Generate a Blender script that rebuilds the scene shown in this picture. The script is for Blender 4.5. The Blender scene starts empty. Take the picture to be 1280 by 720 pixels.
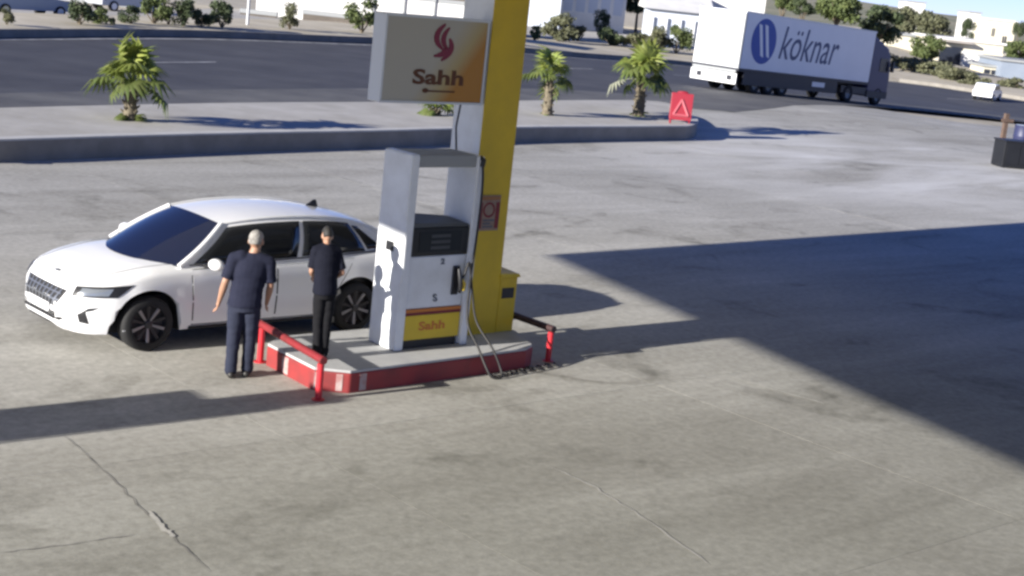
import bpy, bmesh, math, random
import numpy as np
from mathutils import Vector, Matrix
from mathutils.bvhtree import BVHTree
random.seed(11)
S = bpy.context.scene
COL = S.collection
R = math.radians

# ------------------------------------------------------------------ camera
F_PX, PITCH, ROLL, CAM_H = 1900.0, R(11.8), R(6.2), 4.98
cp, sp, cr, sr = math.cos(PITCH), math.sin(PITCH), math.cos(ROLL), math.sin(ROLL)
DOWN = Vector((0, -sp, -cp)); FWD = Vector((0, cp, -sp)); XR = Vector((1, 0, 0))
cam_d = bpy.data.cameras.new('camera'); cam = bpy.data.objects.new('camera', cam_d); COL.objects.link(cam)
cam_d.lens = F_PX / 1280 * 36; cam_d.sensor_width = 36; cam_d.clip_start = 0.1; cam_d.clip_end = 6000


def _axes():
    # image x right / y down rolled by ROLL about the view axis
    xr = XR * cr + DOWN * (-sr)
    yd = XR * sr + DOWN * cr
    return xr, yd


IMX, IMY = _axes()
m = Matrix((IMX, -IMY, -FWD)).transposed().to_4x4(); m.translation = (0, 0, CAM_H)
cam.matrix_world = m
S.camera = cam

# ------------------------------------------------------------------ light
SUN_AZ, SUN_EL = R(40.8), R(15.5)          # the light travels towards SUN_AZ (from +x towards +y)
W = bpy.data.worlds.new('World'); S.world = W; W.use_nodes = True
nt = W.node_tree; nt.nodes.clear()
sky = nt.nodes.new('ShaderNodeTexSky'); sky.sky_type = 'NISHITA'; sky.sun_disc = False
sky.sun_elevation = SUN_EL; sky.sun_rotation = R(270) - SUN_AZ
sky.altitude = 1200; sky.air_density = 0.7; sky.dust_density = 0.0; sky.ozone_density = 4.0
bg = nt.nodes.new('ShaderNodeBackground'); bg.inputs[1].default_value = 0.06
out = nt.nodes.new('ShaderNodeOutputWorld')
wb = nt.nodes.new('ShaderNodeVectorMath'); wb.operation = 'MULTIPLY'; wb.inputs[1].default_value = (1.02, 0.94, 1.30)   # the camera's cool white balance
nt.links.new(sky.outputs[0], wb.inputs[0]); nt.links.new(wb.outputs[0], bg.inputs[0]); nt.links.new(bg.outputs[0], out.inputs[0])
sd = bpy.data.lights.new('sun', 'SUN'); sun = bpy.data.objects.new('sun', sd); COL.objects.link(sun)
sd.energy = 5.0; sd.angle = R(0.45); sd.color = (1.0, 0.955, 0.88)
ld = Vector((math.cos(SUN_AZ) * math.cos(SUN_EL), math.sin(SUN_AZ) * math.cos(SUN_EL), -math.sin(SUN_EL)))
sun.rotation_euler = ld.to_track_quat('-Z', 'Y').to_euler(); sun.location = (-30, -30, 30)
S.view_settings.view_transform = 'Standard'; S.view_settings.look = 'None'
S.view_settings.exposure = 1.08; S.view_settings.gamma = 1.0
S.render.engine = 'CYCLES'
S.cycles.use_denoising = True
S.cycles.filter_width = 2.8
S.cycles.max_bounces = 6


# ------------------------------------------------------------------ terrain and pixel helpers
def hgt(x, y):
    s = x * 0.68 + y * 0.73
    t = max(0.0, min(s, 112.0) - 62.0)
    return -0.041 * t * t / (t + 4.0) if t > 0 else 0.0


def ray(px, py):
    return (IMX * ((px - 640) / F_PX) + IMY * ((py - 360) / F_PX) + FWD)


def at(px, py, z=0.0):
    d = ray(px, py); zz = z
    for _ in range(40):
        t = (zz - CAM_H) / d.z
        if t < 0 or t > 1500: t = 1500
        p = Vector((0, 0, CAM_H)) + d * t
        zz = z + hgt(p.x, p.y)
    return Vector((p.x, p.y, zz))


def pt(px, py, Y):
    d = ray(px, py)
    return Vector((0, 0, CAM_H)) + d * (Y / d.y)


# ------------------------------------------------------------------ materials
def mat(name, col, rough=0.6, metal=0.0, col2=None, scale=3.0, detail=4, bump=0.0, bscale=40, coords='Object', spec=0.5,
        coat=0.0, translucent=0.0, rnd=0.0):
    m = bpy.data.materials.new(name); m.use_nodes = True
    n = m.node_tree.nodes; l = m.node_tree.links
    b = n['Principled BSDF']
    b.inputs['Base Color'].default_value = (*col, 1); b.inputs['Roughness'].default_value = rough
    b.inputs['Metallic'].default_value = metal; b.inputs['Specular IOR Level'].default_value = spec
    b.inputs['Coat Weight'].default_value = coat; b.inputs['Coat Roughness'].default_value = 0.052
    if coords == 'World':
        g = n.new('ShaderNodeNewGeometry'); vec = g.outputs['Position']
    else:
        g = n.new('ShaderNodeTexCoord'); vec = g.outputs['Object']
    colout = None
    if col2 is not None:
        t = n.new('ShaderNodeTexNoise'); t.inputs['Scale'].default_value = scale; t.inputs['Detail'].default_value = detail
        t.inputs['Roughness'].default_value = 0.62
        l.new(vec, t.inputs['Vector'])
        r = n.new('ShaderNodeValToRGB'); r.color_ramp.elements[0].position = 0.33; r.color_ramp.elements[1].position = 0.68
        r.color_ramp.elements[0].color = (*col, 1); r.color_ramp.elements[1].color = (*col2, 1)
        l.new(t.outputs['Fac'], r.inputs['Fac']); colout = r.outputs['Color']
    if rnd > 0:
        oi = n.new('ShaderNodeObjectInfo'); mr = n.new('ShaderNodeMapRange')
        mr.inputs['To Min'].default_value = 1 - rnd; mr.inputs['To Max'].default_value = 1 + rnd
        l.new(oi.outputs['Random'], mr.inputs['Value'])
        mx = n.new('ShaderNodeVectorMath'); mx.operation = 'SCALE'
        if colout: l.new(colout, mx.inputs[0])
        else: mx.inputs[0].default_value = col
        l.new(mr.outputs[0], mx.inputs['Scale']); colout = mx.outputs[0]
    if colout: l.new(colout, b.inputs['Base Color'])
    if bump > 0:
        t2 = n.new('ShaderNodeTexNoise'); t2.inputs['Scale'].default_value = bscale; t2.inputs['Detail'].default_value = 3
        l.new(vec, t2.inputs['Vector'])
        bp = n.new('ShaderNodeBump'); bp.inputs['Strength'].default_value = bump; bp.inputs['Distance'].default_value = 0.02
        l.new(t2.outputs['Fac'], bp.inputs['Height']); l.new(bp.outputs['Normal'], b.inputs['Normal'])
    if translucent > 0:
        tr = n.new('ShaderNodeBsdfTranslucent'); mxs = n.new('ShaderNodeMixShader'); mxs.inputs[0].default_value = translucent
        if colout: l.new(colout, tr.inputs['Color'])
        else: tr.inputs['Color'].default_value = (*col, 1)
        l.new(b.outputs[0], mxs.inputs[1]); l.new(tr.outputs[0], mxs.inputs[2])
        l.new(mxs.outputs[0], n['Material Output'].inputs['Surface'])
    return m


def concrete_mat(name, dark, mid, light, stain):
    """worn concrete: large patches, streaks of tyre wear along the lanes, fine speckle"""
    m = mat(name, mid, 0.85, bump=0.10, bscale=28, coords='World', spec=0.25)
    n = m.node_tree.nodes; l = m.node_tree.links; b = n['Principled BSDF']
    g = n.new('ShaderNodeNewGeometry')
    mp = n.new('ShaderNodeMapping'); mp.vector_type = 'POINT'; mp.inputs['Rotation'].default_value = (0, 0, R(-42.5))
    l.new(g.outputs['Position'], mp.inputs['Vector'])
    def noise(scale, det, rough, sc=(1, 1, 1), dist=0.0):
        mm = n.new('ShaderNodeMapping'); mm.inputs['Scale'].default_value = sc
        l.new(mp.outputs[0], mm.inputs['Vector'])
        t = n.new('ShaderNodeTexNoise'); t.inputs['Scale'].default_value = scale; t.inputs['Detail'].default_value = det
        t.inputs['Roughness'].default_value = rough; t.inputs['Distortion'].default_value = dist
        l.new(mm.outputs[0], t.inputs['Vector']); return t.outputs['Fac']
    def ramp(f, a, bb, c0, c1):
        r = n.new('ShaderNodeValToRGB'); r.color_ramp.elements[0].position = a; r.color_ramp.elements[1].position = bb
        r.color_ramp.elements[0].color = (*c0, 1); r.color_ramp.elements[1].color = (*c1, 1); l.new(f, r.inputs['Fac'])
        return r.outputs['Color']
    def mixc(f, a, bb, mode='MIX'):
        x = n.new('ShaderNodeMix'); x.data_type = 'RGBA'; x.blend_type = mode
        if isinstance(f, float): x.inputs['Factor'].default_value = f
        else: l.new(f, x.inputs['Factor'])
        l.new(a, x.inputs['A']); l.new(bb, x.inputs['B']); return x.outputs['Result']
    base = ramp(noise(0.22, 5, 0.6), 0.35, 0.68, mid, light)
    streak = ramp(noise(0.55, 6, 0.65, (0.22, 1.3, 1), 0.6), 0.36, 0.66, dark, light)
    c = mixc(0.45, base, streak)
    stn = ramp(noise(0.5, 4, 0.55, (1, 1, 1), 1.2), 0.56, 0.72, (0, 0, 0), (1, 1, 1))
    st = ramp(noise(3.0, 4, 0.6), 0.3, 0.7, stain, mid)
    c = mixc(stn, c, st)
    spk = ramp(noise(9.0, 6, 0.75), 0.25, 0.75, (0.70, 0.70, 0.69), (1.26, 1.26, 1.26))
    c = mixc(1.0, c, spk, 'MULTIPLY')
    oi = n.new('ShaderNodeObjectInfo')
    rr = ramp(oi.outputs['Random'], 0, 1, (0.95, 0.95, 0.94), (1.05, 1.05, 1.05))
    c = mixc(1.0, c, rr, 'MULTIPLY')
    # darker tone on the station side of the island, pale dust swept up at the road entrance
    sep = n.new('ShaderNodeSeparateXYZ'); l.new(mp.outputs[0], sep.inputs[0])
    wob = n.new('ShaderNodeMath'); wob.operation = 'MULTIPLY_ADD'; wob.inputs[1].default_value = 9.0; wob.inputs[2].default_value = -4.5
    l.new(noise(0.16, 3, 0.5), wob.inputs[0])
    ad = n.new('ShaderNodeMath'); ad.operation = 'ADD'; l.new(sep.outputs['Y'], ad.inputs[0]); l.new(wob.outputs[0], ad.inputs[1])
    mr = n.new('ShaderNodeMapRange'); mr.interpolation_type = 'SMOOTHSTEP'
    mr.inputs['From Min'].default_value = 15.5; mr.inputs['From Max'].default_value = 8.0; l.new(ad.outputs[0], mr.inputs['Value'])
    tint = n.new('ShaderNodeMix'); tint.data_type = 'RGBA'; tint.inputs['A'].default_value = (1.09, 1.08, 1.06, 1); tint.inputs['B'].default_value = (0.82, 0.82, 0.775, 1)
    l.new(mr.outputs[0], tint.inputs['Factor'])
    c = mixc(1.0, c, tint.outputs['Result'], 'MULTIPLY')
    dist = n.new('ShaderNodeVectorMath'); dist.operation = 'DISTANCE'; dist.inputs[1].default_value = (11.5, 50.0, 0.0)
    l.new(g.outputs['Position'], dist.inputs[0])
    dm = n.new('ShaderNodeMapRange'); dm.interpolation_type = 'SMOOTHSTEP'; dm.inputs['From Min'].default_value = 16.0; dm.inputs['From Max'].default_value = 3.0
    l.new(dist.outputs['Value'], dm.inputs['Value'])
    dn = n.new('ShaderNodeMath'); dn.operation = 'MULTIPLY'; l.new(dm.outputs[0], dn.inputs[0])
    dr_ = ramp(noise(0.30, 5, 0.6, (0.35, 1, 1), 0.8), 0.36, 0.62, (0, 0, 0), (0.9, 0.9, 0.9)); l.new(dr_, dn.inputs[1])
    dust = n.new('ShaderNodeRGB'); dust.outputs[0].default_value = (0.66, 0.65, 0.62, 1)
    c = mixc(dn.outputs[0], c, dust.outputs[0])
    l.new(c, b.inputs['Base Color'])
    return m


M = {}
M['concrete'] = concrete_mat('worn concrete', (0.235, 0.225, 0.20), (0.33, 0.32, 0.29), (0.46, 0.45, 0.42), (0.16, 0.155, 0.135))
M['joint'] = mat('joint filler', (0.20, 0.19, 0.17), 0.9, coords='World')
M['patch'] = mat('pale mortar', (0.5, 0.48, 0.43), 0.9, col2=(0.4, 0.39, 0.35), scale=9)
M['crackfill'] = mat('crack dirt', (0.19, 0.18, 0.165), 0.95)
M['asphalt'] = mat('asphalt', (0.055, 0.055, 0.060), 0.75, col2=(0.085, 0.085, 0.089), scale=0.35, bump=0.1, coords='World', spec=0.3)
M['asphalt_old'] = mat('grey asphalt shoulder', (0.085, 0.085, 0.088), 0.85, col2=(0.15, 0.148, 0.142), scale=0.4, coords='World', spec=0.3)
M['roadpaint'] = mat('worn road paint', (0.55, 0.55, 0.54), 0.7, col2=(0.2, 0.2, 0.2), scale=1.4, coords='World')
M['sand'] = mat('dry verge soil', (0.40, 0.35, 0.25), 0.95, col2=(0.58, 0.52, 0.40), scale=0.35, bump=0.3, bscale=3, coords='World')
M['soil'] = mat('pale median soil', (0.36, 0.34, 0.30), 0.95, col2=(0.46, 0.44, 0.40), scale=0.8, bump=0.2, bscale=6, coords='World')
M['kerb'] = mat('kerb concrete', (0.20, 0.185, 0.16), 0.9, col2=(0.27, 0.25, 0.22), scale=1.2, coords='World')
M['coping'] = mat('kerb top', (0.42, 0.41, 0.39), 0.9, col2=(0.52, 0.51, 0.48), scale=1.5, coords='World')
M['scrub'] = mat('hill scrub', (0.16, 0.17, 0.10), 0.95, col2=(0.30, 0.27, 0.18), scale=0.05, coords='World')
M['white_paint'] = mat('white enamel', (0.80, 0.82, 0.84), 0.35, col2=(0.66, 0.67, 0.67), scale=2.2, detail=7, spec=0.4)
M['car_white'] = mat('white car lacquer', (0.80, 0.80, 0.80), 0.32, coat=0.6, spec=0.4)
M['gap'] = mat('dark panel gap', (0.02, 0.02, 0.022), 0.8)
M['underbody'] = mat('black underbody plastic', (0.012, 0.012, 0.013), 0.7)
M['blackplastic'] = mat('black plastic', (0.015, 0.015, 0.017), 0.45)
M['chrome'] = mat('satin chrome', (0.24, 0.25, 0.27), 0.4, 0.7)
M['car_glass'] = mat('sky blue car glass', (0.008, 0.012, 0.034), 0.06, spec=0.6)  # blue of reflected sky is put into the base colour
M['side_glass'] = mat('dark side glass', (0.008, 0.009, 0.011), 0.12, spec=0.35)
M['tyre'] = mat('tyre rubber', (0.012, 0.012, 0.013), 0.8)
M['rim'] = mat('dark alloy', (0.045, 0.046, 0.05), 0.4, 0.5)
M['rim_edge'] = mat('machined alloy', (0.30, 0.31, 0.33), 0.35, 0.7)
M['lens'] = mat('headlight lens', (0.22, 0.24, 0.27), 0.15, 0.3)
M['tail'] = mat('tail light red', (0.25, 0.01, 0.01), 0.2)
M['plate'] = mat('number plate white', (0.75, 0.75, 0.75), 0.4)
M['yellow'] = mat('yellow column paint', (0.66, 0.46, 0.015), 0.5, col2=(0.53, 0.37, 0.018), scale=1.6, detail=7)
M['yellow2'] = mat('yellow panel paint', (0.70, 0.50, 0.03), 0.5, col2=(0.62, 0.44, 0.03), scale=2.5)
M['red'] = mat('red kerb paint', (0.30, 0.03, 0.03), 0.6, col2=(0.20, 0.03, 0.03), scale=3.5)
M['redrail'] = mat('red rail paint', (0.55, 0.02, 0.03), 0.45, col2=(0.45, 0.02, 0.03), scale=5)
M['redrail_shade'] = mat('shaded red bar', (0.24, 0.02, 0.025), 0.55, col2=(0.16, 0.02, 0.02), scale=5)  # rail red darkened, the bar's shade is put into the colour
M['darkrail'] = mat('dark steel bar', (0.05, 0.025, 0.025), 0.5)
M['whiteworn'] = mat('worn white paint', (0.44, 0.36, 0.34), 0.7, col2=(0.34, 0.16, 0.15), scale=8)
M['island'] = mat('island concrete', (0.36, 0.36, 0.36), 0.85, col2=(0.46, 0.46, 0.45), scale=2.0, bump=0.1)
M['display'] = mat('dark display housing', (0.016, 0.018, 0.02), 0.3)
M['displaytop'] = mat('grey display top', (0.10, 0.105, 0.105), 0.6)
M['screen'] = mat('display window', (0.03, 0.034, 0.036), 0.12)
M['digits'] = mat('grey display digits', (0.05, 0.052, 0.054), 0.5)
M['hose'] = mat('hose rubber', (0.018, 0.017, 0.017), 0.6)
M['orange'] = mat('orange stripe', (0.55, 0.18, 0.03), 0.5)
M['maroon'] = mat('dark red print', (0.18, 0.02, 0.025), 0.6)
M['logo_red'] = mat('red flame print', (0.19, 0.018, 0.045), 0.5)
M['brown_print'] = mat('brown lettering', (0.10, 0.035, 0.01), 0.6)
M['grey_print'] = mat('grey print', (0.10, 0.11, 0.13), 0.6)
M['notice'] = mat('faded notice', (0.30, 0.22, 0.17), 0.6, col2=(0.24, 0.16, 0.11), scale=9)
M['orange_dull'] = mat('faded orange', (0.32, 0.15, 0.06), 0.7)
M['alu'] = mat('sign aluminium', (0.62, 0.64, 0.66), 0.45, 0.2)
M['canopy'] = mat('canopy soffit', (0.62, 0.62, 0.60), 0.7)
M['skin'] = mat('skin', (0.36, 0.20, 0.13), 0.55)
M['hair_grey'] = mat('grey hair', (0.36, 0.34, 0.31), 0.85, col2=(0.16, 0.15, 0.14), scale=22, bump=0.5, bscale=60)
M['hair_dark'] = mat('dark hair', (0.02, 0.018, 0.016), 0.7)
M['navy'] = mat('navy cotton', (0.014, 0.016, 0.032), 0.9, col2=(0.018, 0.02, 0.038), scale=6, bump=0.25, bscale=14, spec=0.2)
M['navy2'] = mat('dark slate trousers', (0.022, 0.026, 0.045), 0.9, col2=(0.028, 0.032, 0.052), scale=6, bump=0.25, bscale=10, spec=0.2)
M['blackshirt'] = mat('near black cotton', (0.007, 0.008, 0.016), 0.9, bump=0.2, bscale=12, spec=0.2)
M['blackcloth'] = mat('black cloth', (0.008, 0.008, 0.010), 0.9, bump=0.2, bscale=12, spec=0.2)
M['shoe'] = mat('dark shoe leather', (0.02, 0.018, 0.016), 0.5)
M['eye'] = mat('eye', (0.03, 0.02, 0.015), 0.3)
M['trailer'] = mat('trailer white panel', (0.74, 0.76, 0.80), 0.4, col2=(0.70, 0.72, 0.76), scale=0.8)
M['trailer_rear'] = mat('trailer door white', (0.80, 0.80, 0.78), 0.45)
M['truck_blue'] = mat('navy tractor paint', (0.010, 0.014, 0.085), 0.35)
M['truck_dark'] = mat('dark side skirt', (0.012, 0.013, 0.022), 0.5)
M['logo_blue'] = mat('blue print', (0.022, 0.07, 0.34), 0.5)
M['text_blue'] = mat('slate blue print', (0.055, 0.075, 0.16), 0.5)
M['trunk'] = mat('palm trunk', (0.09, 0.075, 0.05), 0.95, col2=(0.19, 0.16, 0.11), scale=8, bump=0.5, bscale=20)
M['bark'] = mat('bark', (0.10, 0.08, 0.055), 0.95, col2=(0.16, 0.13, 0.09), scale=6)
M['frond'] = mat('palm frond', (0.19, 0.27, 0.05), 0.5, col2=(0.32, 0.35, 0.09), scale=2.0, translucent=0.4, rnd=0.25)
M['frond_dark'] = mat('old palm frond', (0.10, 0.15, 0.035), 0.6, col2=(0.15, 0.17, 0.05), scale=2.0, translucent=0.3, rnd=0.2)
M['frond_dry'] = mat('pale dry frond', (0.32, 0.33, 0.24), 0.7, translucent=0.2)
M['leaf'] = mat('shrub leaf', (0.07, 0.10, 0.032), 0.7, col2=(0.14, 0.17, 0.055), scale=1.2, translucent=0.25)
M['leaf_dark'] = mat('dark leaf', (0.04, 0.06, 0.028), 0.7, col2=(0.085, 0.11, 0.045), scale=1.0, translucent=0.2)
M['leaf_olive'] = mat('olive leaf', (0.10, 0.11, 0.06), 0.7, col2=(0.17, 0.17, 0.09), scale=1.1, translucent=0.25)
M['wall_white'] = mat('white render', (0.72, 0.71, 0.68), 0.9, col2=(0.62, 0.61, 0.58), scale=0.6)
M['wall_cream'] = mat('cream render', (0.66, 0.62, 0.50), 0.9, col2=(0.58, 0.54, 0.43), scale=0.5)
M['wall_grey'] = mat('blue grey sheet', (0.26, 0.30, 0.36), 0.6, col2=(0.22, 0.26, 0.32), scale=0.6)
M['wall_pale'] = mat('pale blue panel', (0.50, 0.54, 0.60), 0.7)
M['roof_tile'] = mat('dull roof', (0.34, 0.31, 0.28), 0.9, col2=(0.27, 0.25, 0.23), scale=1.5)
M['roof_grey'] = mat('grey roof', (0.30, 0.31, 0.31), 0.8)
M['winglass'] = mat('window glass', (0.02, 0.024, 0.036), 0.25)
M['brownwall'] = mat('brown boundary wall', (0.10, 0.085, 0.07), 0.9, col2=(0.14, 0.12, 0.10), scale=0.8)
M['van_blue'] = mat('pale blue van paint', (0.30, 0.36, 0.44), 0.35)
M['silver'] = mat('silver paint', (0.46, 0.47, 0.49), 0.35, 0.3)
M['post'] = mat('galvanised post', (0.42, 0.43, 0.44), 0.5, 0.4)
M['wood'] = mat('brown timber', (0.09, 0.06, 0.045), 0.85, col2=(0.14, 0.09, 0.065), scale=4)
M['bluetarp'] = mat('dark blue drum', (0.03, 0.035, 0.09), 0.5)
M['darkbox'] = mat('dark grey steel', (0.007, 0.0075, 0.010), 0.6, col2=(0.011, 0.012, 0.015), scale=2)
M['redboard'] = mat('red board', (0.27, 0.014, 0.028), 0.5)
M['pinkboard'] = mat('faded red triangle', (0.40, 0.08, 0.10), 0.6)


# ------------------------------------------------------------------ mesh builder
class MB:
    def __init__(s):
        s.v = []; s.f = []; s.m = []; s.cur = 0
    def add(s, vs, fs):
        o = len(s.v); s.v.extend([tuple(v) for v in vs])
        for f in fs: s.f.append(tuple(i + o for i in f)); s.m.append(s.cur)
        return s
    def box(s, c, size, ax=None, taper=1.0):
        hx, hy, hz = size[0] / 2, size[1] / 2, size[2] / 2
        vs = []
        for z, k in ((-hz, 1.0), (hz, taper)):
            for x, y in ((-hx, -hy), (hx, -hy), (hx, hy), (-hx, hy)):
                p = Vector((x * k, y * k, z))
                if ax: p = ax @ p
                vs.append(Vector(c) + p)
        return s.add(vs, [(3, 2, 1, 0), (4, 5, 6, 7), (0, 1, 5, 4), (1, 2, 6, 5), (2, 3, 7, 6), (3, 0, 4, 7)])
    def lo_hi(s, a, b):
        a = Vector(a); b = Vector(b)
        return s.box((a + b) / 2, tuple(abs(b[i] - a[i]) for i in range(3)))
    def prism(s, poly, z0, z1):
        n = len(poly)
        vs = [(p[0], p[1], z0) for p in poly] + [(p[0], p[1], z1) for p in poly]
        fs = [tuple(reversed(range(n))), tuple(range(n, 2 * n))] + [(i, (i + 1) % n, n + (i + 1) % n, n + i) for i in range(n)]
        return s.add(vs, fs)
    def slab(s, pts, nrm, th):
        """flat polygon (3D points) extruded along nrm"""
        n = len(pts); nrm = Vector(nrm) * th
        vs = [Vector(p) for p in pts] + [Vector(p) + nrm for p in pts]
        fs = [tuple(reversed(range(n))), tuple(range(n, 2 * n))] + [(i, (i + 1) % n, n + (i + 1) % n, n + i) for i in range(n)]
        return s.add(vs, fs)
    def tube(s, pts, rad, seg=10, cap=True, flat=1.0):
        pts = [Vector(p) for p in pts]; n = len(pts)
        rads = rad if isinstance(rad, (list, tuple)) else [rad] * n
        vs = []; prev = None
        for i in range(n):
            t = (pts[min(i + 1, n - 1)] - pts[max(i - 1, 0)]).normalized()
            if prev is None:
                a = Vector((0, 0, 1)) if abs(t.z) < 0.9 else Vector((0, 1, 0))
                nx = t.cross(a).normalized()
            else:
                nx = (prev - t * prev.dot(t)).normalized()
            prev = nx; ny = t.cross(nx)
            for k in range(seg):
                a = 2 * math.pi * k / seg
                vs.append(pts[i] + nx * math.cos(a) * rads[i] + ny * math.sin(a) * rads[i] * flat)
        fs = []
        for i in range(n - 1):
            for k in range(seg):
                k2 = (k + 1) % seg
                fs.append((i * seg + k, i * seg + k2, (i + 1) * seg + k2, (i + 1) * seg + k))
        if cap:
            fs.append(tuple(reversed(range(seg)))); fs.append(tuple((n - 1) * seg + k for k in range(seg)))
        return s.add(vs, fs)
    def ball(s, c, r, seg=12, rings=8, ax=None):
        r = (r, r, r) if isinstance(r, (int, float)) else r
        vs = []; c = Vector(c)
        for i in range(1, rings):
            th = math.pi * i / rings
            for k in range(seg):
                a = 2 * math.pi * k / seg
                p = Vector((r[0] * math.sin(th) * math.cos(a), r[1] * math.sin(th) * math.sin(a), r[2] * math.cos(th)))
                vs.append(c + (ax @ p if ax else p))
        t = Vector((0, 0, r[2])); vs.append(c + (ax @ t if ax else t)); vs.append(c - (ax @ t if ax else t))
        fs = []
        for i in range(rings - 2):
            for k in range(seg):
                k2 = (k + 1) % seg
                fs.append((i * seg + k, (i + 1) * seg + k, (i + 1) * seg + k2, i * seg + k2))
        T = (rings - 1) * seg
        for k in range(seg):
            k2 = (k + 1) % seg
            fs.append((T, k, k2)); fs.append((T + 1, (rings - 2) * seg + k2, (rings - 2) * seg + k))
        return s.add(vs, fs)
    def lathe(s, prof, origin, axis='y', seg=28):
        """prof: list of (offset along axis, radius)"""
        vs = []; n = len(prof); o = Vector(origin)
        for a_, r_ in prof:
            for k in range(seg):
                t = 2 * math.pi * k / seg
                if axis == 'y': vs.append(o + Vector((r_ * math.cos(t), a_, r_ * math.sin(t))))
                elif axis == 'z': vs.append(o + Vector((r_ * math.cos(t), r_ * math.sin(t), a_)))
                else: vs.append(o + Vector((a_, r_ * math.cos(t), r_ * math.sin(t))))
        fs = []
        for i in range(n - 1):
            for k in range(seg):
                k2 = (k + 1) % seg
                fs.append((i * seg + k, i * seg + k2, (i + 1) * seg + k2, (i + 1) * seg + k))
        return s.add(vs, fs)
    def loft(s, rings, closed=True, cap=True):
        n = len(rings[0]); vs = [v for r in rings for v in r]; fs = []
        for i in range(len(rings) - 1):
            for k in range(n if closed else n - 1):
                k2 = (k + 1) % n
                fs.append((i * n + k, i * n + k2, (i + 1) * n + k2, (i + 1) * n + k))
        if cap and closed:
            fs.append(tuple(reversed(range(n)))); fs.append(tuple((len(rings) - 1) * n + k for k in range(n)))
        return s.add(vs, fs)
    def grid(s, g):
        """g[i][j] points"""
        ni, nj = len(g), len(g[0])
        return s.add([p for row in g for p in row], [(i * nj + j, (i + 1) * nj + j, (i + 1) * nj + j + 1, i * nj + j + 1) for i in range(ni - 1) for j in range(nj - 1)])
    def mesh(s, name, mats, smooth=None):
        me = bpy.data.meshes.new(name); me.from_pydata(s.v, [], s.f)
        for x in (mats if isinstance(mats, (list, tuple)) else [mats]): me.materials.append(x)
        if any(s.m): me.polygons.foreach_set('material_index', s.m)
        bm = bmesh.new(); bm.from_mesh(me); bmesh.ops.recalc_face_normals(bm, faces=bm.faces); bm.to_mesh(me); bm.free()
        if smooth:
            me.polygons.foreach_set('use_smooth', [True] * len(me.polygons)); me.set_sharp_from_angle(angle=R(smooth))
        me.update(); return me
    def build(s, name, mats, parent=None, smooth=None, bevel=0.0, seg=2):
        o = bpy.data.objects.new(name, s.mesh(name, mats, smooth)); COL.objects.link(o)
        if parent: o.parent = parent
        if bevel > 0:
            b = o.modifiers.new('bevel', 'BEVEL'); b.width = bevel; b.segments = seg; b.limit_method = 'ANGLE'; b.angle_limit = R(40)
        return o


def tag(o, label=None, cat=None, group=None, kind=None):
    if label: o['label'] = label
    if cat: o['category'] = cat
    if group: o['group'] = group
    if kind: o['kind'] = kind
    return o


def thing(name, loc, rz, label, cat, group=None):
    o = bpy.data.objects.new(name, None); COL.objects.link(o); o.location = loc; o.rotation_euler = (0, 0, rz)
    o.empty_display_size = 0.2
    return tag(o, label, cat, group)


def copy_tree(o, parent=None):
    c = o.copy(); COL.objects.link(c); c.parent = parent
    for ch in list(o.children): copy_tree(ch, c)
    return c


def part(name, mb, m, parent, **k):
    return mb.build(name, m, parent, **k)


def text_mesh(txt, size, depth=0.004, shear=0.0, fat=0.0, sx=1.0, space=1.0):
    cu = bpy.data.curves.new('lettering', 'FONT'); cu.body = txt; cu.size = size; cu.extrude = depth; cu.shear = shear
    cu.offset = fat; cu.space_character = space; cu.align_x = 'CENTER'; cu.align_y = 'CENTER'; cu.resolution_u = 3
    o = bpy.data.objects.new('lettering', cu); COL.objects.link(o)
    me = bpy.data.meshes.new_from_object(o.evaluated_get(bpy.context.evaluated_depsgraph_get()))
    bpy.data.objects.remove(o); bpy.data.curves.remove(cu)
    me.transform(Matrix.Diagonal((sx, 1, 1, 1)))
    return me


def put_text(name, txt, size, m, parent, loc, rot, **k):
    me = text_mesh(txt, size, **k); me.materials.clear(); me.materials.append(m)
    o = bpy.data.objects.new(name, me); COL.objects.link(o); o.parent = parent; o.location = loc; o.rotation_euler = rot
    return o


# ================================================================== SETTING
PHI = R(42.5)
U = Vector((math.cos(PHI), math.sin(PHI), 0)); V = Vector((math.sin(PHI), -math.cos(PHI), 0))
B = Vector((-1.344, 17.986, 0))              # front left corner of the dispenser on the ground


def uv(a, v_, z=0.0):
    return B + U * a + V * v_ + Vector((0, 0, z))


def struct(name, mb, m, parent=None, **k):
    o = mb.build(name, m, parent, **k)
    if parent is None: o['kind'] = 'structure'
    return o


# ground sheet to the horizon
mb = MB()
xs = np.unique(np.concatenate([np.linspace(-2600, -140, 14), np.linspace(-140, 140, 71), np.linspace(140, 2600, 14)]))
ys = np.unique(np.concatenate([np.linspace(-600, -40, 6), np.linspace(-40, 200, 61), np.linspace(200, 3400, 20)]))
mb.grid([[(x, y, hgt(x, y) - 0.16) for y in ys] for x in xs])
struct('ground', mb, M['sand'], smooth=60)

# concrete slabs of the forecourt, each a piece with an open joint
yard = bpy.data.objects.new('forecourt', None); COL.objects.link(yard); yard['kind'] = 'structure'
kerb_px = [(-60, 204), (0, 203), (160, 196), (320, 190), (480, 185), (640, 179), (800, 176), (856, 175)]
kerb_line = [at(*p) for p in kerb_px]
back_px = [(-60, 138), (0, 137), (160, 133), (320, 130), (480, 129), (680, 127), (822, 128), (858, 144)]
KH = 0.46
back_line = [at(p[0], p[1], KH) for p in back_px]
apron = [at(*p) for p in [(905, 141), (1020, 131), (1120, 136), (1280, 153), (1500, 178)]]


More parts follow.
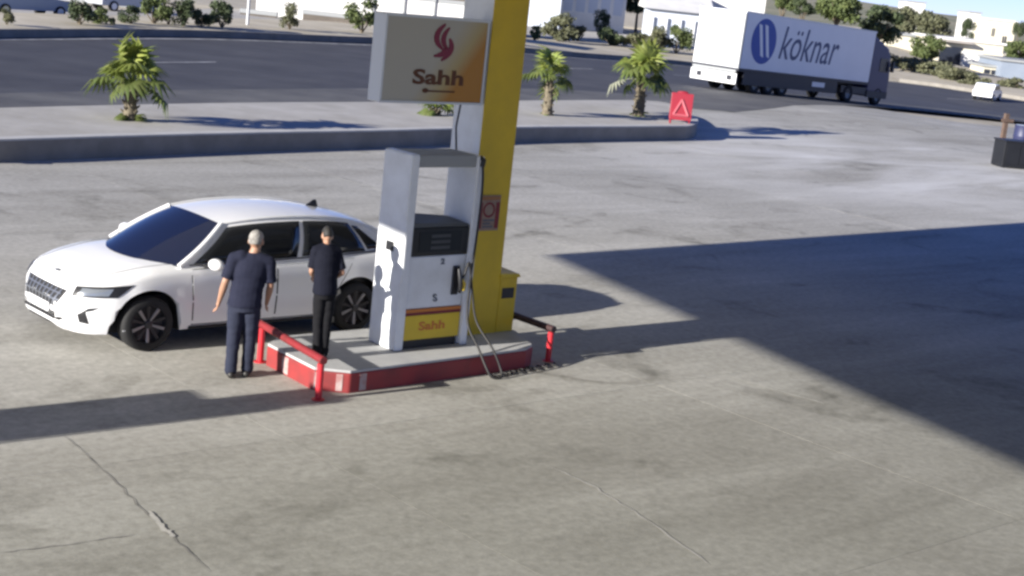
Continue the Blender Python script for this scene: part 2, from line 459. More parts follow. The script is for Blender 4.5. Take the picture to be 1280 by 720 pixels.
def beyond_road(p):
    """positive when p lies on the road side of the forecourt"""
    line = [back_line[0] + (back_line[0] - back_line[1]) * 8] + back_line[:-1] + apron
    x, y = p.x, p.y
    for a, b in zip(line[:-1], line[1:]):
        d = (b - a); t = ((x - a.x) * d.x + (y - a.y) * d.y) / (d.x ** 2 + d.y ** 2)
        if 0 <= t <= 1: return d.x * (y - a.y) - d.y * (x - a.x)
    return -1 if y < 60 else 1


SU, SV, U0, V0 = 5.6, 5.2, -2.6, 1.62
jr = random.Random(4)
mbj = MB()
for i in range(-6, 13):
    for j in range(-11, 6):
        u0, v0 = U0 + i * SU, V0 + j * SV
        c = uv(u0 + SU / 2, v0 + SV / 2)
        if beyond_road(c) > 0.0 and beyond_road(uv(u0, v0)) > 0 and beyond_road(uv(u0 + SU, v0 + SV)) > 0 and beyond_road(uv(u0 + SU, v0)) > 0 and beyond_road(uv(u0, v0 + SV)) > 0: continue
        if c.y > 82 or c.y < -8 or c.x < -34: continue
        g = 0.0022; dz = jr.uniform(-0.0006, 0.0006)
        m_ = MB(); rows = []
        for a in (u0 + g, u0 + SU / 2, u0 + SU - g):
            rows.append([(lambda p: (p.x, p.y, hgt(p.x, p.y) + dz))(uv(a, b)) for b in (v0 + g, v0 + SV / 2, v0 + SV - g)])
        m_.grid(rows)
        n0 = len(m_.v)
        ring = [0, 1, 2, 5, 8, 7, 6, 3]
        m_.add([(m_.v[k][0], m_.v[k][1], m_.v[k][2] - 0.1) for k in ring], [])
        for k in range(8):
            k2 = (k + 1) % 8
            m_.f.append((ring[k], ring[k2], n0 + k2, n0 + k)); m_.m.append(0)
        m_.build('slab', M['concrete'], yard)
        mbj.add([(p.x, p.y, hgt(p.x, p.y) - 0.004) for p in (uv(u0, v0), uv(u0 + SU, v0), uv(u0 + SU, v0 + SV), uv(u0, v0 + SV))], [(0, 1, 2, 3)])
jo = mbj.build('joint_bed', M['joint'], yard)

# cracks and a mortar smear in the near slabs: thin raised mortar and open cracks
def ribbon(px, w, m, name, z=0.006, jit=0.016):
    pts = []
    rr = random.Random(len(px) * 7 + int(px[0][0]))
    for a, b in zip(px[:-1], px[1:]):
        n = 7
        for k in range(n):
            t = k / n; pts.append(at(a[0] + (b[0] - a[0]) * t, a[1] + (b[1] - a[1]) * t) + Vector((rr.uniform(-jit, jit), rr.uniform(-jit, jit), 0)))
    pts.append(at(*px[-1])); mb = MB(); L = []; Rr = []
    for i, p in enumerate(pts):
        t = (pts[min(i + 1, len(pts) - 1)] - pts[max(0, i - 1)]).normalized(); nn = Vector((-t.y, t.x, 0))
        ww = w * rr.uniform(0.5, 1.4) * (0.25 if i in (0, len(pts) - 1) else 1)
        L.append(p + nn * ww / 2 + Vector((0, 0, z))); Rr.append(p - nn * ww / 2 + Vector((0, 0, z)))
    mb.grid([L, Rr]); return mb.build(name, m, yard)


ribbon([(82, 545), (120, 580), (165, 624), (215, 672), (262, 716)], 0.010, M['crackfill'], 'crack')
ribbon([(186, 640), (204, 660), (217, 672)], 0.05, M['patch'], 'mortar_smear', 0.009)
ribbon([(0, 692), (90, 680), (170, 668)], 0.010, M['crackfill'], 'crack')
ribbon([(690, 585), (745, 610), (800, 645), (885, 705)], 0.018, M['patch'], 'mortar_smear')
ribbon([(915, 472), (965, 487), (1030, 505)], 0.03, M['patch'], 'mortar_smear', 0.009)

# roadside median: kerb wall, coping, soil
def smooth_line(pts, n):
    out_ = []
    for i in range(len(pts) - 1):
        p0 = pts[max(i - 1, 0)]; p1 = pts[i]; p2 = pts[i + 1]; p3 = pts[min(i + 2, len(pts) - 1)]
        for k in range(n):
            t = k / n
            out_.append(0.5 * ((2 * p1) + (p2 - p0) * t + (2 * p0 - 5 * p1 + 4 * p2 - p3) * t * t + (3 * p1 - p0 - 3 * p2 + p3) * t ** 3))
    out_.append(pts[-1]); return out_


median = bpy.data.objects.new('median_strip', None); COL.objects.link(median); median['kind'] = 'structure'
kl = smooth_line(kerb_line, 6); bl = smooth_line(back_line, 6)
# rounded nose at the right end
e0, e1 = kl[-1], bl[-1]; nose = []
ctr = (e0 + e1) / 2; tdir = (kl[-1] - kl[-3]).normalized()
for k in range(1, 8):
    a = math.pi * k / 8
    nose.append(ctr + (e0 - ctr) * math.cos(a) + tdir * math.sin(a) * 0.7)
outline = kl + nose + list(reversed(bl))
def inset(line, d):
    res = []
    for i, p in enumerate(line):
        t = (line[(i + 1) % len(line)] - line[i - 1]); t.z = 0; t.normalize()
        res.append(p + Vector((-t.y, t.x, 0)) * d)
    return res
inn = inset(outline, 0.34)
mb = MB(); z = lambda p, h: (p.x, p.y, h)
n = len(outline)
mb.loft([[z(p, -0.12) for p in outline], [z(p, KH - 0.02) for p in outline]], cap=False)
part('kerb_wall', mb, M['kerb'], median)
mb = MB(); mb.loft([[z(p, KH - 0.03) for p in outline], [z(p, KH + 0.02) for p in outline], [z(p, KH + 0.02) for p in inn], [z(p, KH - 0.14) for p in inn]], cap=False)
part('kerb_coping', mb, M['coping'], median)
mb = MB()
mid = []
for a, b in zip(kl, bl):
    d = (b - a)
    mid.append([z(a + d * t, KH - 0.05 + 0.09 * t + 0.03 * math.sin(t * 9 + a.x * .7) * (0 < t < .9)) for t in (0.05, 0.2, 0.4, 0.6, 0.8, 1.005)])
mb.grid(mid); mb.add([z(p, KH - 0.07) for p in [kl[-1]] + nose + [bl[-1]]], [tuple(range(len(nose) + 2))])
part('soil_bed', mb, M['soil'], median, smooth=50)

# road: near edge follows the back of the median, far edge follows the verge
def strip(name, near, far, m, dz, nx=8, parent=None):
    mb = MB(); g = []
    for a, b in zip(near, far):
        g.append([(lambda p: (p.x, p.y, hgt(p.x, p.y) + dz))(a + (b - a) * (t / nx)) for t in range(nx + 1)])
    mb.grid(g); return struct(name, mb, m, parent, smooth=60)


def resample(pts, n):
    pts = [Vector((p.x, p.y, 0)) for p in pts]
    L = [0]
    for a, b in zip(pts[:-1], pts[1:]): L.append(L[-1] + (b - a).length)
    o = []
    for k in range(n):
        s_ = L[-1] * k / (n - 1)
        i = max(0, min(len(pts) - 2, next((q for q in range(len(L) - 1) if L[q + 1] >= s_), len(pts) - 2)))
        t = (s_ - L[i]) / max(1e-6, L[i + 1] - L[i]); o.append(pts[i] + (pts[i + 1] - pts[i]) * t)
    return o


near_pts = [at(-500, 150)] + [at(p[0], p[1] + 4) for p in back_px[1:-1]] + apron + [apron[-1] + (apron[-1] - apron[-2]) * 6]
far_px = [(-500, 58), (-60, 48), (0, 47), (230, 46), (460, 54), (700, 70), (860, 82), (1110, 101), (1280, 126), (1500, 162)]
far_pts = [at(*p) for p in far_px]
far_pts.append(far_pts[-1] + (far_pts[-1] - far_pts[-2]) * 3)
NR = 60
nr, fr_ = resample(smooth_line(near_pts, 5), NR), resample(smooth_line(far_pts, 5), NR)
strip('road', nr, fr_, M['asphalt'], 0.012)
def between(t): return [a + (b - a) * t for a, b in zip(nr, fr_)]
strip('road_shoulder', nr, between(0.20), M['asphalt_old'], 0.016, 3)
mk = bpy.data.objects.new('road_marking', None); COL.objects.link(mk); mk['kind'] = 'structure'
mb = MB()
def mark(t0, w, i0, i1):
    a = between(t0); g = []
    for i in range(i0, i1 + 1):
        d = (fr_[i] - nr[i]).normalized(); p, q = a[i], a[i] + d * w
        g.append([(p.x, p.y, hgt(p.x, p.y) + 0.021), (q.x, q.y, hgt(q.x, q.y) + 0.021)])
    MBm = MB(); MBm.grid(g); return MBm.build('line', M['roadpaint'], mk)
for i in range(2, NR - 3, 4): mark(0.56, 0.2, i, i + 1)
mark(0.945, 0.35, 0, NR - 1)

# far verge, its kerb in shade, the second carriageway and land behind
vt_px = [(-500, 30), (-60, 24), (0, 23), (230, 28), (460, 36), (700, 50), (860, 60), (1110, 90), (1280, 114), (1500, 150)]
vt = [at(*p) for p in vt_px]; vt.append(vt[-1] + (vt[-1] - vt[-2]) * 3)
vt_ = resample(smooth_line(vt, 5), NR)
mb = MB(); g = []
for a, b in zip(fr_, vt_):
    d = b - a; row = []
    for t, hz in ((0, -0.1), (0.0001, 0.3), (0.03, 0.32), (0.3, 0.36), (0.6, 0.42), (1.0, 0.3)):
        p = a + d * t; row.append((p.x, p.y, hgt(p.x, p.y) + hz))
    g.append(row)
mb.grid(g); struct('verge', mb, M['sand'], smooth=40)
mb = MB(); g = []
for a, b in zip(fr_, vt_):
    d = (b - a).normalized(); g.append([(p.x, p.y, hgt(p.x, p.y) + hz) for p, hz in ((a - d * 0.3, -0.1), (a - d * 0.3, 0.36), (a + d * 0.05, 0.36), (a + d * 0.05, -0.05))])
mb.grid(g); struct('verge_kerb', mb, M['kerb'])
f2 = [at(*p) for p in [(-500, 14), (-60, 9), (0, 8), (230, 12), (460, 22), (700, 34), (860, 46)]]
f2 = resample(smooth_line(f2, 5), 40); v2 = resample(smooth_line(vt[:7], 5), 40)
strip('service_yard', v2, f2, M['soil'], 0.02, 3)

# hills behind the houses on the right
mb = MB(); g = []
hr = random.Random(3)
for i in range(41):
    x = -300 + i * 45
    prof = []
    base = 8.6 + 1.2 * math.sin(i * 0.9) + 0.9 * math.sin(i * 2.3)
    for t, k in ((0, 0), (0.25, 0.25), (0.5, 0.62), (0.75, 0.9), (1, 1.0), (1.3, 0.7)):
        prof.append((x + t * 60, 520 + t * 320 - x * 0.12, -3 + base * k + (hr.uniform(-.3, .3) if k else 0)))
    g.append(prof)
mb.grid(g); struct('hill', mb, M['scrub'], smooth=60)

mb = MB(); g = []
for px in range(980, 1521, 20):
    a = at(px, float(np.interp(px, [860, 1110, 1280, 1500], [60, 90, 114, 150]))); b = pt(px, float(np.interp(px, [860, 1110, 1170, 1250, 1500], [40, 64, 82, 99, 150])), a.y + 16)
    c = pt(px, float(np.interp(px, [860, 1110, 1170, 1250, 1500], [30, 52, 68, 84, 130])), a.y + 70)
    g.append([(a.x, a.y, a.z - .1)] + [tuple(a.lerp(b, t) + Vector((0, 0, .5 * math.sin(t * 7 + px * .05) * t * (1 - t)))) for t in (.25, .5, .75, 1)] + [tuple(b.lerp(c, .5)), tuple(c), (c.x + 40, c.y + 200, c.z - 6)])
mb.grid(g); struct('bank', mb, M['sand'], smooth=60)

# canopy above the forecourt (out of the picture, it casts the big shadow)
CZ = 5.75; off = CZ / math.tan(SUN_EL)
mb = MB()
SD_ = Vector((math.cos(SUN_AZ), math.sin(SUN_AZ), 0)) * off          # shadow point minus this is the edge that casts it
cpoly = [uv(7.55, -5.42) - SD_, uv(34.0, -6.1) - SD_, uv(34.0, 14.0) - SD_, uv(7.55 - 0.255 * 17.4, 12.0) - SD_]
mb.prism([(p.x, p.y) for p in cpoly], CZ, CZ + 0.9)
struct('canopy_roof', mb, M['canopy'])
# ================================================================== ISLAND, DISPENSER, PILLAR, SIGN
IZ = 0.27
isl = thing('pump_island', B, PHI, 'low concrete fuel island with red painted kerb under the white dispenser', 'pump island')
poly = [(-1.02, -0.52), (1.80, -0.42), (2.02, -0.30), (2.30, 0.35), (2.30, 1.05), (-0.95, 1.10), (-1.28, 0.85), (-1.34, -0.25)]
mb = MB(); mb.prism(poly, -0.05, IZ - 0.035); part('red_kerb', mb, M['red'], isl, bevel=0.02)
def shrink(poly, d):
    cx = sum(p[0] for p in poly) / len(poly); cy = sum(p[1] for p in poly) / len(poly)
    return [(p[0] - d * (1 if p[0] > cx else -1) * 0.6, p[1] - d * (1 if p[1] > cy else -1) * 0.6) for p in poly]
mb = MB(); mb.prism(shrink(poly, 0.008), IZ - 0.034, IZ); part('concrete_top', mb, M['island'], isl, bevel=0.008)
def stripe(a, b, t0, t1, z0=0.02, z1=IZ - 0.05):
    a = Vector((*a, 0)); b = Vector((*b, 0)); d = b - a; nn = Vector((d.y, -d.x, 0)).normalized()
    p, q = a + d * t0, a + d * t1
    m_ = MB(); m_.slab([(p.x, p.y, z0), (q.x, q.y, z0), (q.x, q.y, z1), (p.x, p.y, z1)], nn, 0.006)
    return m_.build('paint_stripe', M['whiteworn'], isl)
stripe(poly[7], poly[0], 0.62, 0.80); stripe(poly[7], poly[0], 0.02, 0.14)
stripe(poly[0], poly[1], 0.05, 0.085); stripe(poly[6], poly[7], 0.35, 0.48)


def make_dispenser(label, loc):
    t = thing('fuel_dispenser', loc, PHI, label, 'fuel dispenser', 'white fuel dispensers on the islands')
    H = 2.70
    # left end panel, leaning slab frame with rounded edges
    mb = MB(); mb.lo_hi((0.0, 0.0, IZ), (0.13, 0.56, H)); lp = part('end_panel', mb, M['white_paint'], t, bevel=0.025)
    mb = MB(); mb.lo_hi((-0.008, 0.20, 1.48), (0.02, 0.36, 1.60)); part('card_slot', mb, M['blackplastic'], lp, bevel=0.01)
    mb = MB(); mb.lo_hi((1.03, 0.0, IZ), (1.15, 0.56, H - 0.02)); part('end_panel', mb, M['white_paint'], t, bevel=0.025)
    mb = MB(); mb.lo_hi((0.132, 0.02, H - 0.16), (1.028, 0.54, H - 0.005)); part('top_bar', mb, M['roof_grey'], t, bevel=0.02)
    mb = MB(); mb.lo_hi((0.40, 0.25, H - 0.175), (0.70, 0.32, H - 0.158)); part('lamp_strip', mb, M['blackplastic'], t)
    # cabinet
    mb = MB(); mb.lo_hi((0.135, 0.045, 0.78), (1.025, 0.52, 1.44)); cab = part('cabinet', mb, M['white_paint'], t, bevel=0.015)
    mb = MB(); mb.lo_hi((0.14, 0.035, 0.735), (1.02, 0.52, 0.775)); part('orange_stripe', mb, M['orange'], t)
    mb = MB(); mb.lo_hi((0.14, 0.032, 0.70), (1.02, 0.52, 0.733)); part('red_stripe', mb, M['maroon'], t)
    mb = MB(); mb.lo_hi((0.137, 0.038, 0.385), (1.022, 0.52, 0.698)); sk = part('lower_panel', mb, M['yellow2'], t, bevel=0.008)
    mb = MB(); mb.lo_hi((0.15, 0.07, IZ), (1.0, 0.50, 0.383)); part('plinth', mb, M['blackplastic'], t)
    put_text('lettering', 'Sahh', 0.15, M['orange'], sk, (0.58, 0.036, 0.55), (R(90), 0, 0), fat=0.004, sx=1.5, depth=0.003)
    # display head: sloped grey top
    mb = MB(); mb.lo_hi((0.135, 0.02, 1.443), (1.025, 0.50, 1.80)); hd = part('display_head', mb, M['display'], t, bevel=0.02)
    mb = MB()
    a = [(0.135, 0.02, 1.803), (1.025, 0.02, 1.803), (1.025, 0.50, 1.803), (0.135, 0.50, 1.803)]
    b = [(0.15, 0.05, 1.86), (1.01, 0.05, 1.83), (1.01, 0.48, 1.85), (0.15, 0.48, 1.92)]
    mb.loft([a, b]); part('head_cover', mb, M['displaytop'], t)
    mb = MB(); mb.lo_hi((0.24, 0.012, 1.50), (0.90, 0.022, 1.75)); sc = part('display_window', mb, M['screen'], hd)
    for k in range(3):
        mb = MB(); mb.lo_hi((0.42 + 0.0 * k, 0.006, 1.53 + k * 0.072), (0.72, 0.013, 1.57 + k * 0.072)); part('digit_row', mb, M['digits'], hd)
    put_text('number', '2', 0.095, M['grey_print'], cab, (0.66, 0.043, 1.36), (R(90), 0, 0), fat=0.004, sx=1.3)
    put_text('emblem', 'S', 0.13, M['grey_print'], cab, (0.60, 0.043, 0.90), (R(90), 0, 0), fat=0.004, shear=-0.2, sx=1.2)
    # nozzle boot, nozzle and hose
    mb = MB(); mb.lo_hi((0.83, 0.012, 0.93), (0.93, 0.044, 1.30)); nb = part('nozzle_boot', mb, M['blackplastic'], t, bevel=0.012)
    mb = MB(); mb.tube([(0.88, -0.02, 1.27), (0.885, -0.05, 1.18), (0.90, -0.06, 1.06), (0.91, -0.04, 0.97)], [0.02, 0.03, 0.028, 0.018])
    nz = part('nozzle', mb, M['blackplastic'], t, smooth=50)
    mb = MB(); mb.tube([(0.92, -0.05, 1.14), (0.955, -0.065, 1.08), (0.945, -0.06, 1.0)], 0.022); part('nozzle_guard', mb, M['yellow2'], nz, smooth=50)
    def cat(P, n=6):
        return smooth_line([Vector(p) for p in P], n)
    mb = MB(); mb.tube(cat([(1.09, -0.02, 2.62), (1.10, -0.05, 2.3), (1.08, -0.06, 1.7), (1.03, -0.08, 1.1), (1.0, -0.15, 0.6), (1.0, -0.40, 0.34), (1.0, -0.56, 0.16),
                            (1.04, -0.66, 0.03), (1.16, -0.70, 0.025), (1.2, -0.64, 0.10), (1.15, -0.5, 0.34), (1.10, -0.2, 0.62), (1.07, -0.09, 1.0), (1.0, -0.07, 1.35), (0.95, -0.06, 1.22), (0.90, -0.055, 1.12)]), 0.015, 8)
    part('hose', mb, M['hose'], t, smooth=60)
    mb = MB(); mb.tube([(1.09, 0.03, 2.66), (1.09, -0.04, 2.64), (1.09, -0.02, 2.56)], 0.03); part('hose_fitting', mb, M['blackplastic'], t, smooth=50)
    return t


disp = make_dispenser('white fuel dispenser with dark display on the red kerbed island', B)
disp2 = copy_tree(disp); disp2.location = uv(-11.9, 0.45); tag(disp2, 'white fuel dispenser beyond the left edge of the picture', 'fuel dispenser')
isl2 = copy_tree(isl); isl2.location = uv(-11.9, 0); tag(isl2, 'second low island beyond the left edge of the picture', 'pump island')
disp_shadow = copy_tree(disp); disp_shadow.location = uv(-13.4, 0.02); tag(disp_shadow, 'unseen fuel dispenser added beyond the left edge to widen the shadow', 'fuel dispenser')  # extra dispenser added out of view to broaden the shadow band
# wavy dark tube along the island, stands in for the hose's shadow
t = thing('hose_shadow', uv(1.2, 0.62, 0.0), PHI, 'dark wavy strand standing in for the hose shadow along the front of the red kerb', 'hose')
P = []
for k in range(40):
    s_ = k / 39; P.append((-0.1 + 1.25 * s_, 0.02 + 0.07 * math.sin(k * 1.15) + 0.16 * s_, 0.02))
mb = MB(); mb.tube(P, 0.011, 7); part('hose_shadow_strand', mb, M['hose'], t, smooth=60)

# pillar
pil = thing('canopy_pillar', uv(1.36, -0.36, 0), PHI, 'square canopy pillar with yellow front and white side behind dispenser', 'pillar')
mb = MB(); mb.lo_hi((0.0, 0.025, IZ - 0.02), (0.565, 0.60, CZ)); part('column_core', mb, M['white_paint'], pil)
mb = MB(); mb.lo_hi((-0.006, 0.0, IZ - 0.01), (0.572, 0.022, CZ)); part('yellow_cladding', mb, M['yellow'], pil, bevel=0.006)
mb = MB(); mb.lo_hi((0.567, 0.022, IZ - 0.01), (0.575, 0.58, CZ)); part('yellow_cladding', mb, M['yellow'], pil)
mb = MB(); mb.lo_hi((0.06, -0.014, 1.66), (0.42, -0.002, 2.12)); ns = part('notice_plate', mb, M['notice'], pil); ns['label'] = 'small worn notice plate with red print on yellow pillar'
def nbox(name, x0, z0, x1, z1, mm, y=-0.019):
    m_ = MB(); m_.lo_hi((x0, y, z0), (x1, -0.0145, z1)); return m_.build(name, mm, ns)
nbox('print_band', .07, 2.06, .41, 2.105, M['orange_dull']); nbox('print_band', .07, 1.69, .12, 2.03, M['maroon']); nbox('print_band', .35, 1.69, .41, 2.03, M['maroon'])
m_ = MB(); m_.lathe([(-.019, .10), (-.019, .075), (-.0145, .075), (-.0145, .10), (-.019, .10)], (.235, 0, 1.93), 'y', 20); m_.build('print_ring', M['maroon'], ns)
for k_, w_ in enumerate((.17, .13, .19)): nbox('print_line', .145, 1.70 + k_ * .042, .145 + w_, 1.722 + k_ * .042, M['grey_print'])

box = thing('yellow_cabinet', uv(1.94, -0.36, IZ), PHI, 'small yellow cabinet with dark window at the foot of the pillar', 'cabinet')
mb = MB(); mb.lo_hi((0.0, 0.0, 0.0), (0.30, 0.42, 0.74)); part('cabinet_body', mb, M['yellow'], box, bevel=0.012)
mb = MB(); mb.add([(-0.02, -0.03, 0.742), (0.32, -0.03, 0.742), (0.32, 0.45, 0.742), (-0.02, 0.45, 0.742), (-0.02, 0.0, 0.80), (0.32, 0.0, 0.78), (0.32, 0.45, 0.80), (-0.02, 0.45, 0.84)], [(3, 2, 1, 0), (4, 5, 6, 7), (0, 1, 5, 4), (1, 2, 6, 5), (2, 3, 7, 6), (3, 0, 4, 7)])
part('cabinet_lid', mb, M['yellow2'], box)
mb = MB(); mb.lo_hi((0.04, -0.006, 0.46), (0.25, 0.004, 0.60)); part('cabinet_window', mb, M['blackplastic'], box)

# illuminated box sign (unlit by day)
sg = thing('box_sign', uv(-0.30, -0.36, 3.27), PHI, 'white and orange box sign reading Sahh with red flame above dispenser', 'sign')
SW, SH, SD = 1.60, 1.05, 0.24
m_sign = mat('sign print', (0.6, 0.6, 0.58), 0.4)
nn = m_sign.node_tree.nodes; ll = m_sign.node_tree.links
tc = nn.new('ShaderNodeTexCoord'); mp_ = nn.new('ShaderNodeSeparateXYZ'); ll.new(tc.outputs['Object'], mp_.inputs[0])
mathn = nn.new('ShaderNodeMath'); mathn.operation = 'MULTIPLY_ADD'; mathn.inputs[1].default_value = -0.75; ll.new(mp_.outputs['Z'], mathn.inputs[0]); ll.new(mp_.outputs['X'], mathn.inputs[2])
cr_ = nn.new('ShaderNodeValToRGB'); cr_.color_ramp.elements[0].position = 0.42; cr_.color_ramp.elements[0].color = (0.42, 0.40, 0.34, 1)
cr_.color_ramp.elements[1].position = 1.0; cr_.color_ramp.elements[1].color = (0.40, 0.18, 0.015, 1)
el = cr_.color_ramp.elements.new(0.78); el.color = (0.42, 0.33, 0.15, 1)
ll.new(mathn.outputs[0], cr_.inputs[0]); ll.new(cr_.outputs[0], nn['Principled BSDF'].inputs['Base Color'])
mb = MB(); mb.lo_hi((0, 0.012, 0), (SW, SD, SH)); part('sign_case', mb, M['alu'], sg, bevel=0.015)
mb = MB(); mb.lo_hi((0.03, 0.0, 0.03), (SW - 0.03, 0.011, SH - 0.03)); fc = part('sign_face', mb, m_sign, sg)
mb = MB()
for a, b in (((0, -0.012, 0), (SW, 0.011, 0.028)), ((0, -0.012, SH - 0.028), (SW, 0.011, SH)), ((0, -0.012, 0.0285), (0.028, 0.011, SH - 0.0285)), ((SW - 0.028, -0.012, 0.0285), (SW, 0.011, SH - 0.0285))): mb.lo_hi(a, b)
part('sign_frame', mb, M['alu'], sg)
put_text('lettering', 'Sahh', 0.245, M['brown_print'], sg, (0.87, -0.004, 0.315), (R(90), 0, 0), fat=0.007, sx=1.75, depth=0.003)
mb = MB(); mb.lo_hi((0.64, -0.006, 0.145), (1.14, -0.001, 0.165)); mb.ball((0.68, -0.004, 0.16), (0.05, 0.004, 0.03), 10, 6); part('small_print', mb, M['brown_print'], sg)
# flame emblem: interlocked crescents
def crescent(cx, cz, pts):
    mb = MB(); mb.slab([(cx + a, -0.002, cz + b) for a, b in pts], (0, -1, 0), 0.004); return mb
def blade(c0, c1, c2, w, n=9):
    P = []; Q = []
    for i in range(n):
        t = i / (n - 1); p = (1 - t) ** 2 * Vector(c0) + 2 * t * (1 - t) * Vector(c1) + t * t * Vector(c2)
        d = (2 * (1 - t) * (Vector(c1) - Vector(c0)) + 2 * t * (Vector(c2) - Vector(c1))).normalized(); nn_ = Vector((-d.y, d.x))
        ww = w * math.sin(math.pi * min(1, max(0, 0.08 + 0.86 * t))) ** 0.8
        P.append(p + nn_ * ww); Q.append(p - nn_ * ww)
    mb = MB(); g = [[(a.x, -0.0015, a.y), (b.x, -0.0015, b.y)] for a, b in zip(P, Q)]
    mb.grid(g); mb.grid([[(a.x, -0.0065, a.y), (b.x, -0.0065, b.y)] for a, b in zip(P, Q)]); return mb
for c0, c1, c2, w in (((0.90, 0.97), (0.66, 0.80), (0.90, 0.66), 0.042), ((0.97, 0.93), (0.80, 0.78), (0.98, 0.66), 0.038), ((0.98, 0.80), (1.10, 0.66), (0.88, 0.53), 0.042), ((0.92, 0.70), (0.97, 0.60), (0.76, 0.58), 0.036)):
    part('flame_emblem', blade(c0, c1, c2, w), M['logo_red'], sg)
mb = MB()
for zz in (0.25, 0.8): mb.lo_hi((SW + 0.001, 0.10, zz), (1.66, 0.16, zz + 0.06))
part('bracket', mb, M['post'], sg)
mb = MB(); mb.tube([(1.36, 0.12, -0.01), (1.34, 0.14, -0.3), (1.40, 0.16, -0.62)], 0.012); part('cable', mb, M['hose'], sg)

# red guard rails at both ends of the island
def rail(x, y0, y1, h, label, dx=0.0):
    t = thing('guard_rail', uv(x, -y0, 0), PHI, label, 'guard rail', 'red guard rails at the island ends')
    L = y1 - y0
    for yy, xx in ((0, 0), (L, dx)):
        mb = MB(); mb.tube([(xx, yy, 0), (xx, yy, h - 0.045)], 0.04, 12); p_ = part('post', mb, M['redrail'], t, smooth=50)
        mb = MB(); mb.lathe([(0, 0.0), (0, 0.075), (0.012, 0.075), (0.012, 0.041)], (xx, yy, 0), 'z', 12); part('foot_plate', mb, M['redrail'], p_)
    mb = MB(); mb.tube([(0, -0.05, h), (dx, L + 0.05, h)], 0.046, 12); part('rail_bar', mb, M['redrail_shade'], t, smooth=50)
    return t
rail(-1.50, -0.60, 0.98, 0.47, 'red guard rail at the left end of the island beside the man', 0.22)
rl = rail(2.38, -0.24, 1.05, 0.44, 'guard rail with dark bar at the right end beside the yellow cabinet')
for c in rl.children:
    if c.name.startswith('rail_bar'): c.data.materials.clear(); c.data.materials.append(M['darkrail'])

# ================================================================== WHITE CAR
SXY, SZ = 1.13, 1.07
WHX = 0.07                                   # front axle ahead of the body datum
car = thing('white_car', uv(-2.27, -2.82, 0), PHI + math.pi, 'white saloon car parked beside the fuel island, nose to the left', 'car')
WX = [(-3.78, .58), (-3.73, .72), (-3.55, .83), (-3.0, .895), (-2.0, .915), (-.5, .915), (.2, .905), (.45, .87), (.62, .79), (.76, .66), (.84, .50), (.89, .34)]
ZC = [(-3.78, .78), (-3.75, .98), (-3.66, 1.07), (-3.4, 1.085), (-3.1, 1.06), (-2.5, 1.0), (-.5, .985), (-.2, .985), (.1, .95), (.4, .89), (.62, .825), (.76, .75), (.84, .66), (.89, .52)]
ZB = [(-3.78, .46), (-3.7, .30), (-3.4, .23), (-3, .19), (.3, .19), (.7, .18), (.84, .20), (.89, .30)]
ZS = [(-3.78, .70), (-3.72, .90), (-3.5, .985), (-3.0, .995), (-2.0, .965), (-.5, .93), (0, .90), (.35, .83), (.6, .75), (.76, .67), (.84, .58), (.89, .46)]
def ip(tab, x): return float(np.interp(x, [a for a, _ in tab], [b for _, b in tab]))
def ips(tab, x, w=0.05): return (ip(tab, x - w) + 2 * ip(tab, x) + ip(tab, x + w)) / 4
xsx = sorted(set([round(v, 3) for v in np.concatenate([np.linspace(-3.78, -3.5, 10), np.linspace(-3.5, .5, 84), np.linspace(.5, .89, 18)])]))
WR, AR = 0.34, 0.385
def car_pt(x, y, z): return Vector((x * SXY, y * SXY, z * SZ))
rings = []
for x in xsx:
    w = ips(WX, x); zc = ips(ZC, x); zb = ips(ZB, x); zs = ips(ZS, x); arch = 0
    for xc in (WHX, WHX - 2.70):
        dx = x - xc
        if abs(dx) < AR: arch = 0.335 + math.sqrt(AR ** 2 - dx * dx)
    zm = zb + (zs - zb) * 0.5
    half = [(0, zb), (.70 * w, zb), (.93 * w, zb + .03), (.975 * w, zb + .13), (w, zm), (w * .992, zs - .17), (w * .972, zs - .05), (w * .935, zs), (w * .80, zs + (zc - zs) * .62), (w * .45, zs + (zc - zs) * .93), (0, zc)]
    lim = [0, 0, 0, 0, 0]
    hh = []
    for k, (y, z_) in enumerate(half):
        if 0 < k <= 4 or k == 0: z_ = max(z_, arch)
        if k == 5: z_ = max(z_, arch + .02)
        hh.append((y, z_))
    full = [car_pt(x, y, z_) for y, z_ in hh] + [car_pt(x, -y, z_) for y, z_ in reversed(hh[1:-1])]
    rings.append(full)
mb = MB(); nring = len(rings[0]); mb.loft(rings)
for idx, f in enumerate(mb.f[:-2]):
    k = idx % nring
    if k <= 0 or k >= nring - 1 or (k in (1, nring - 2) and rings[0] and xsx[min(len(xsx) - 1, idx // nring)] < .55): mb.m[idx] = 1
body = mb.build('body', [M['car_white'], M['underbody']], car, smooth=38)
bm_ = bmesh.new(); bm_.from_mesh(body.data); bvh = BVHTree.FromBMesh(bm_); bm_.free()

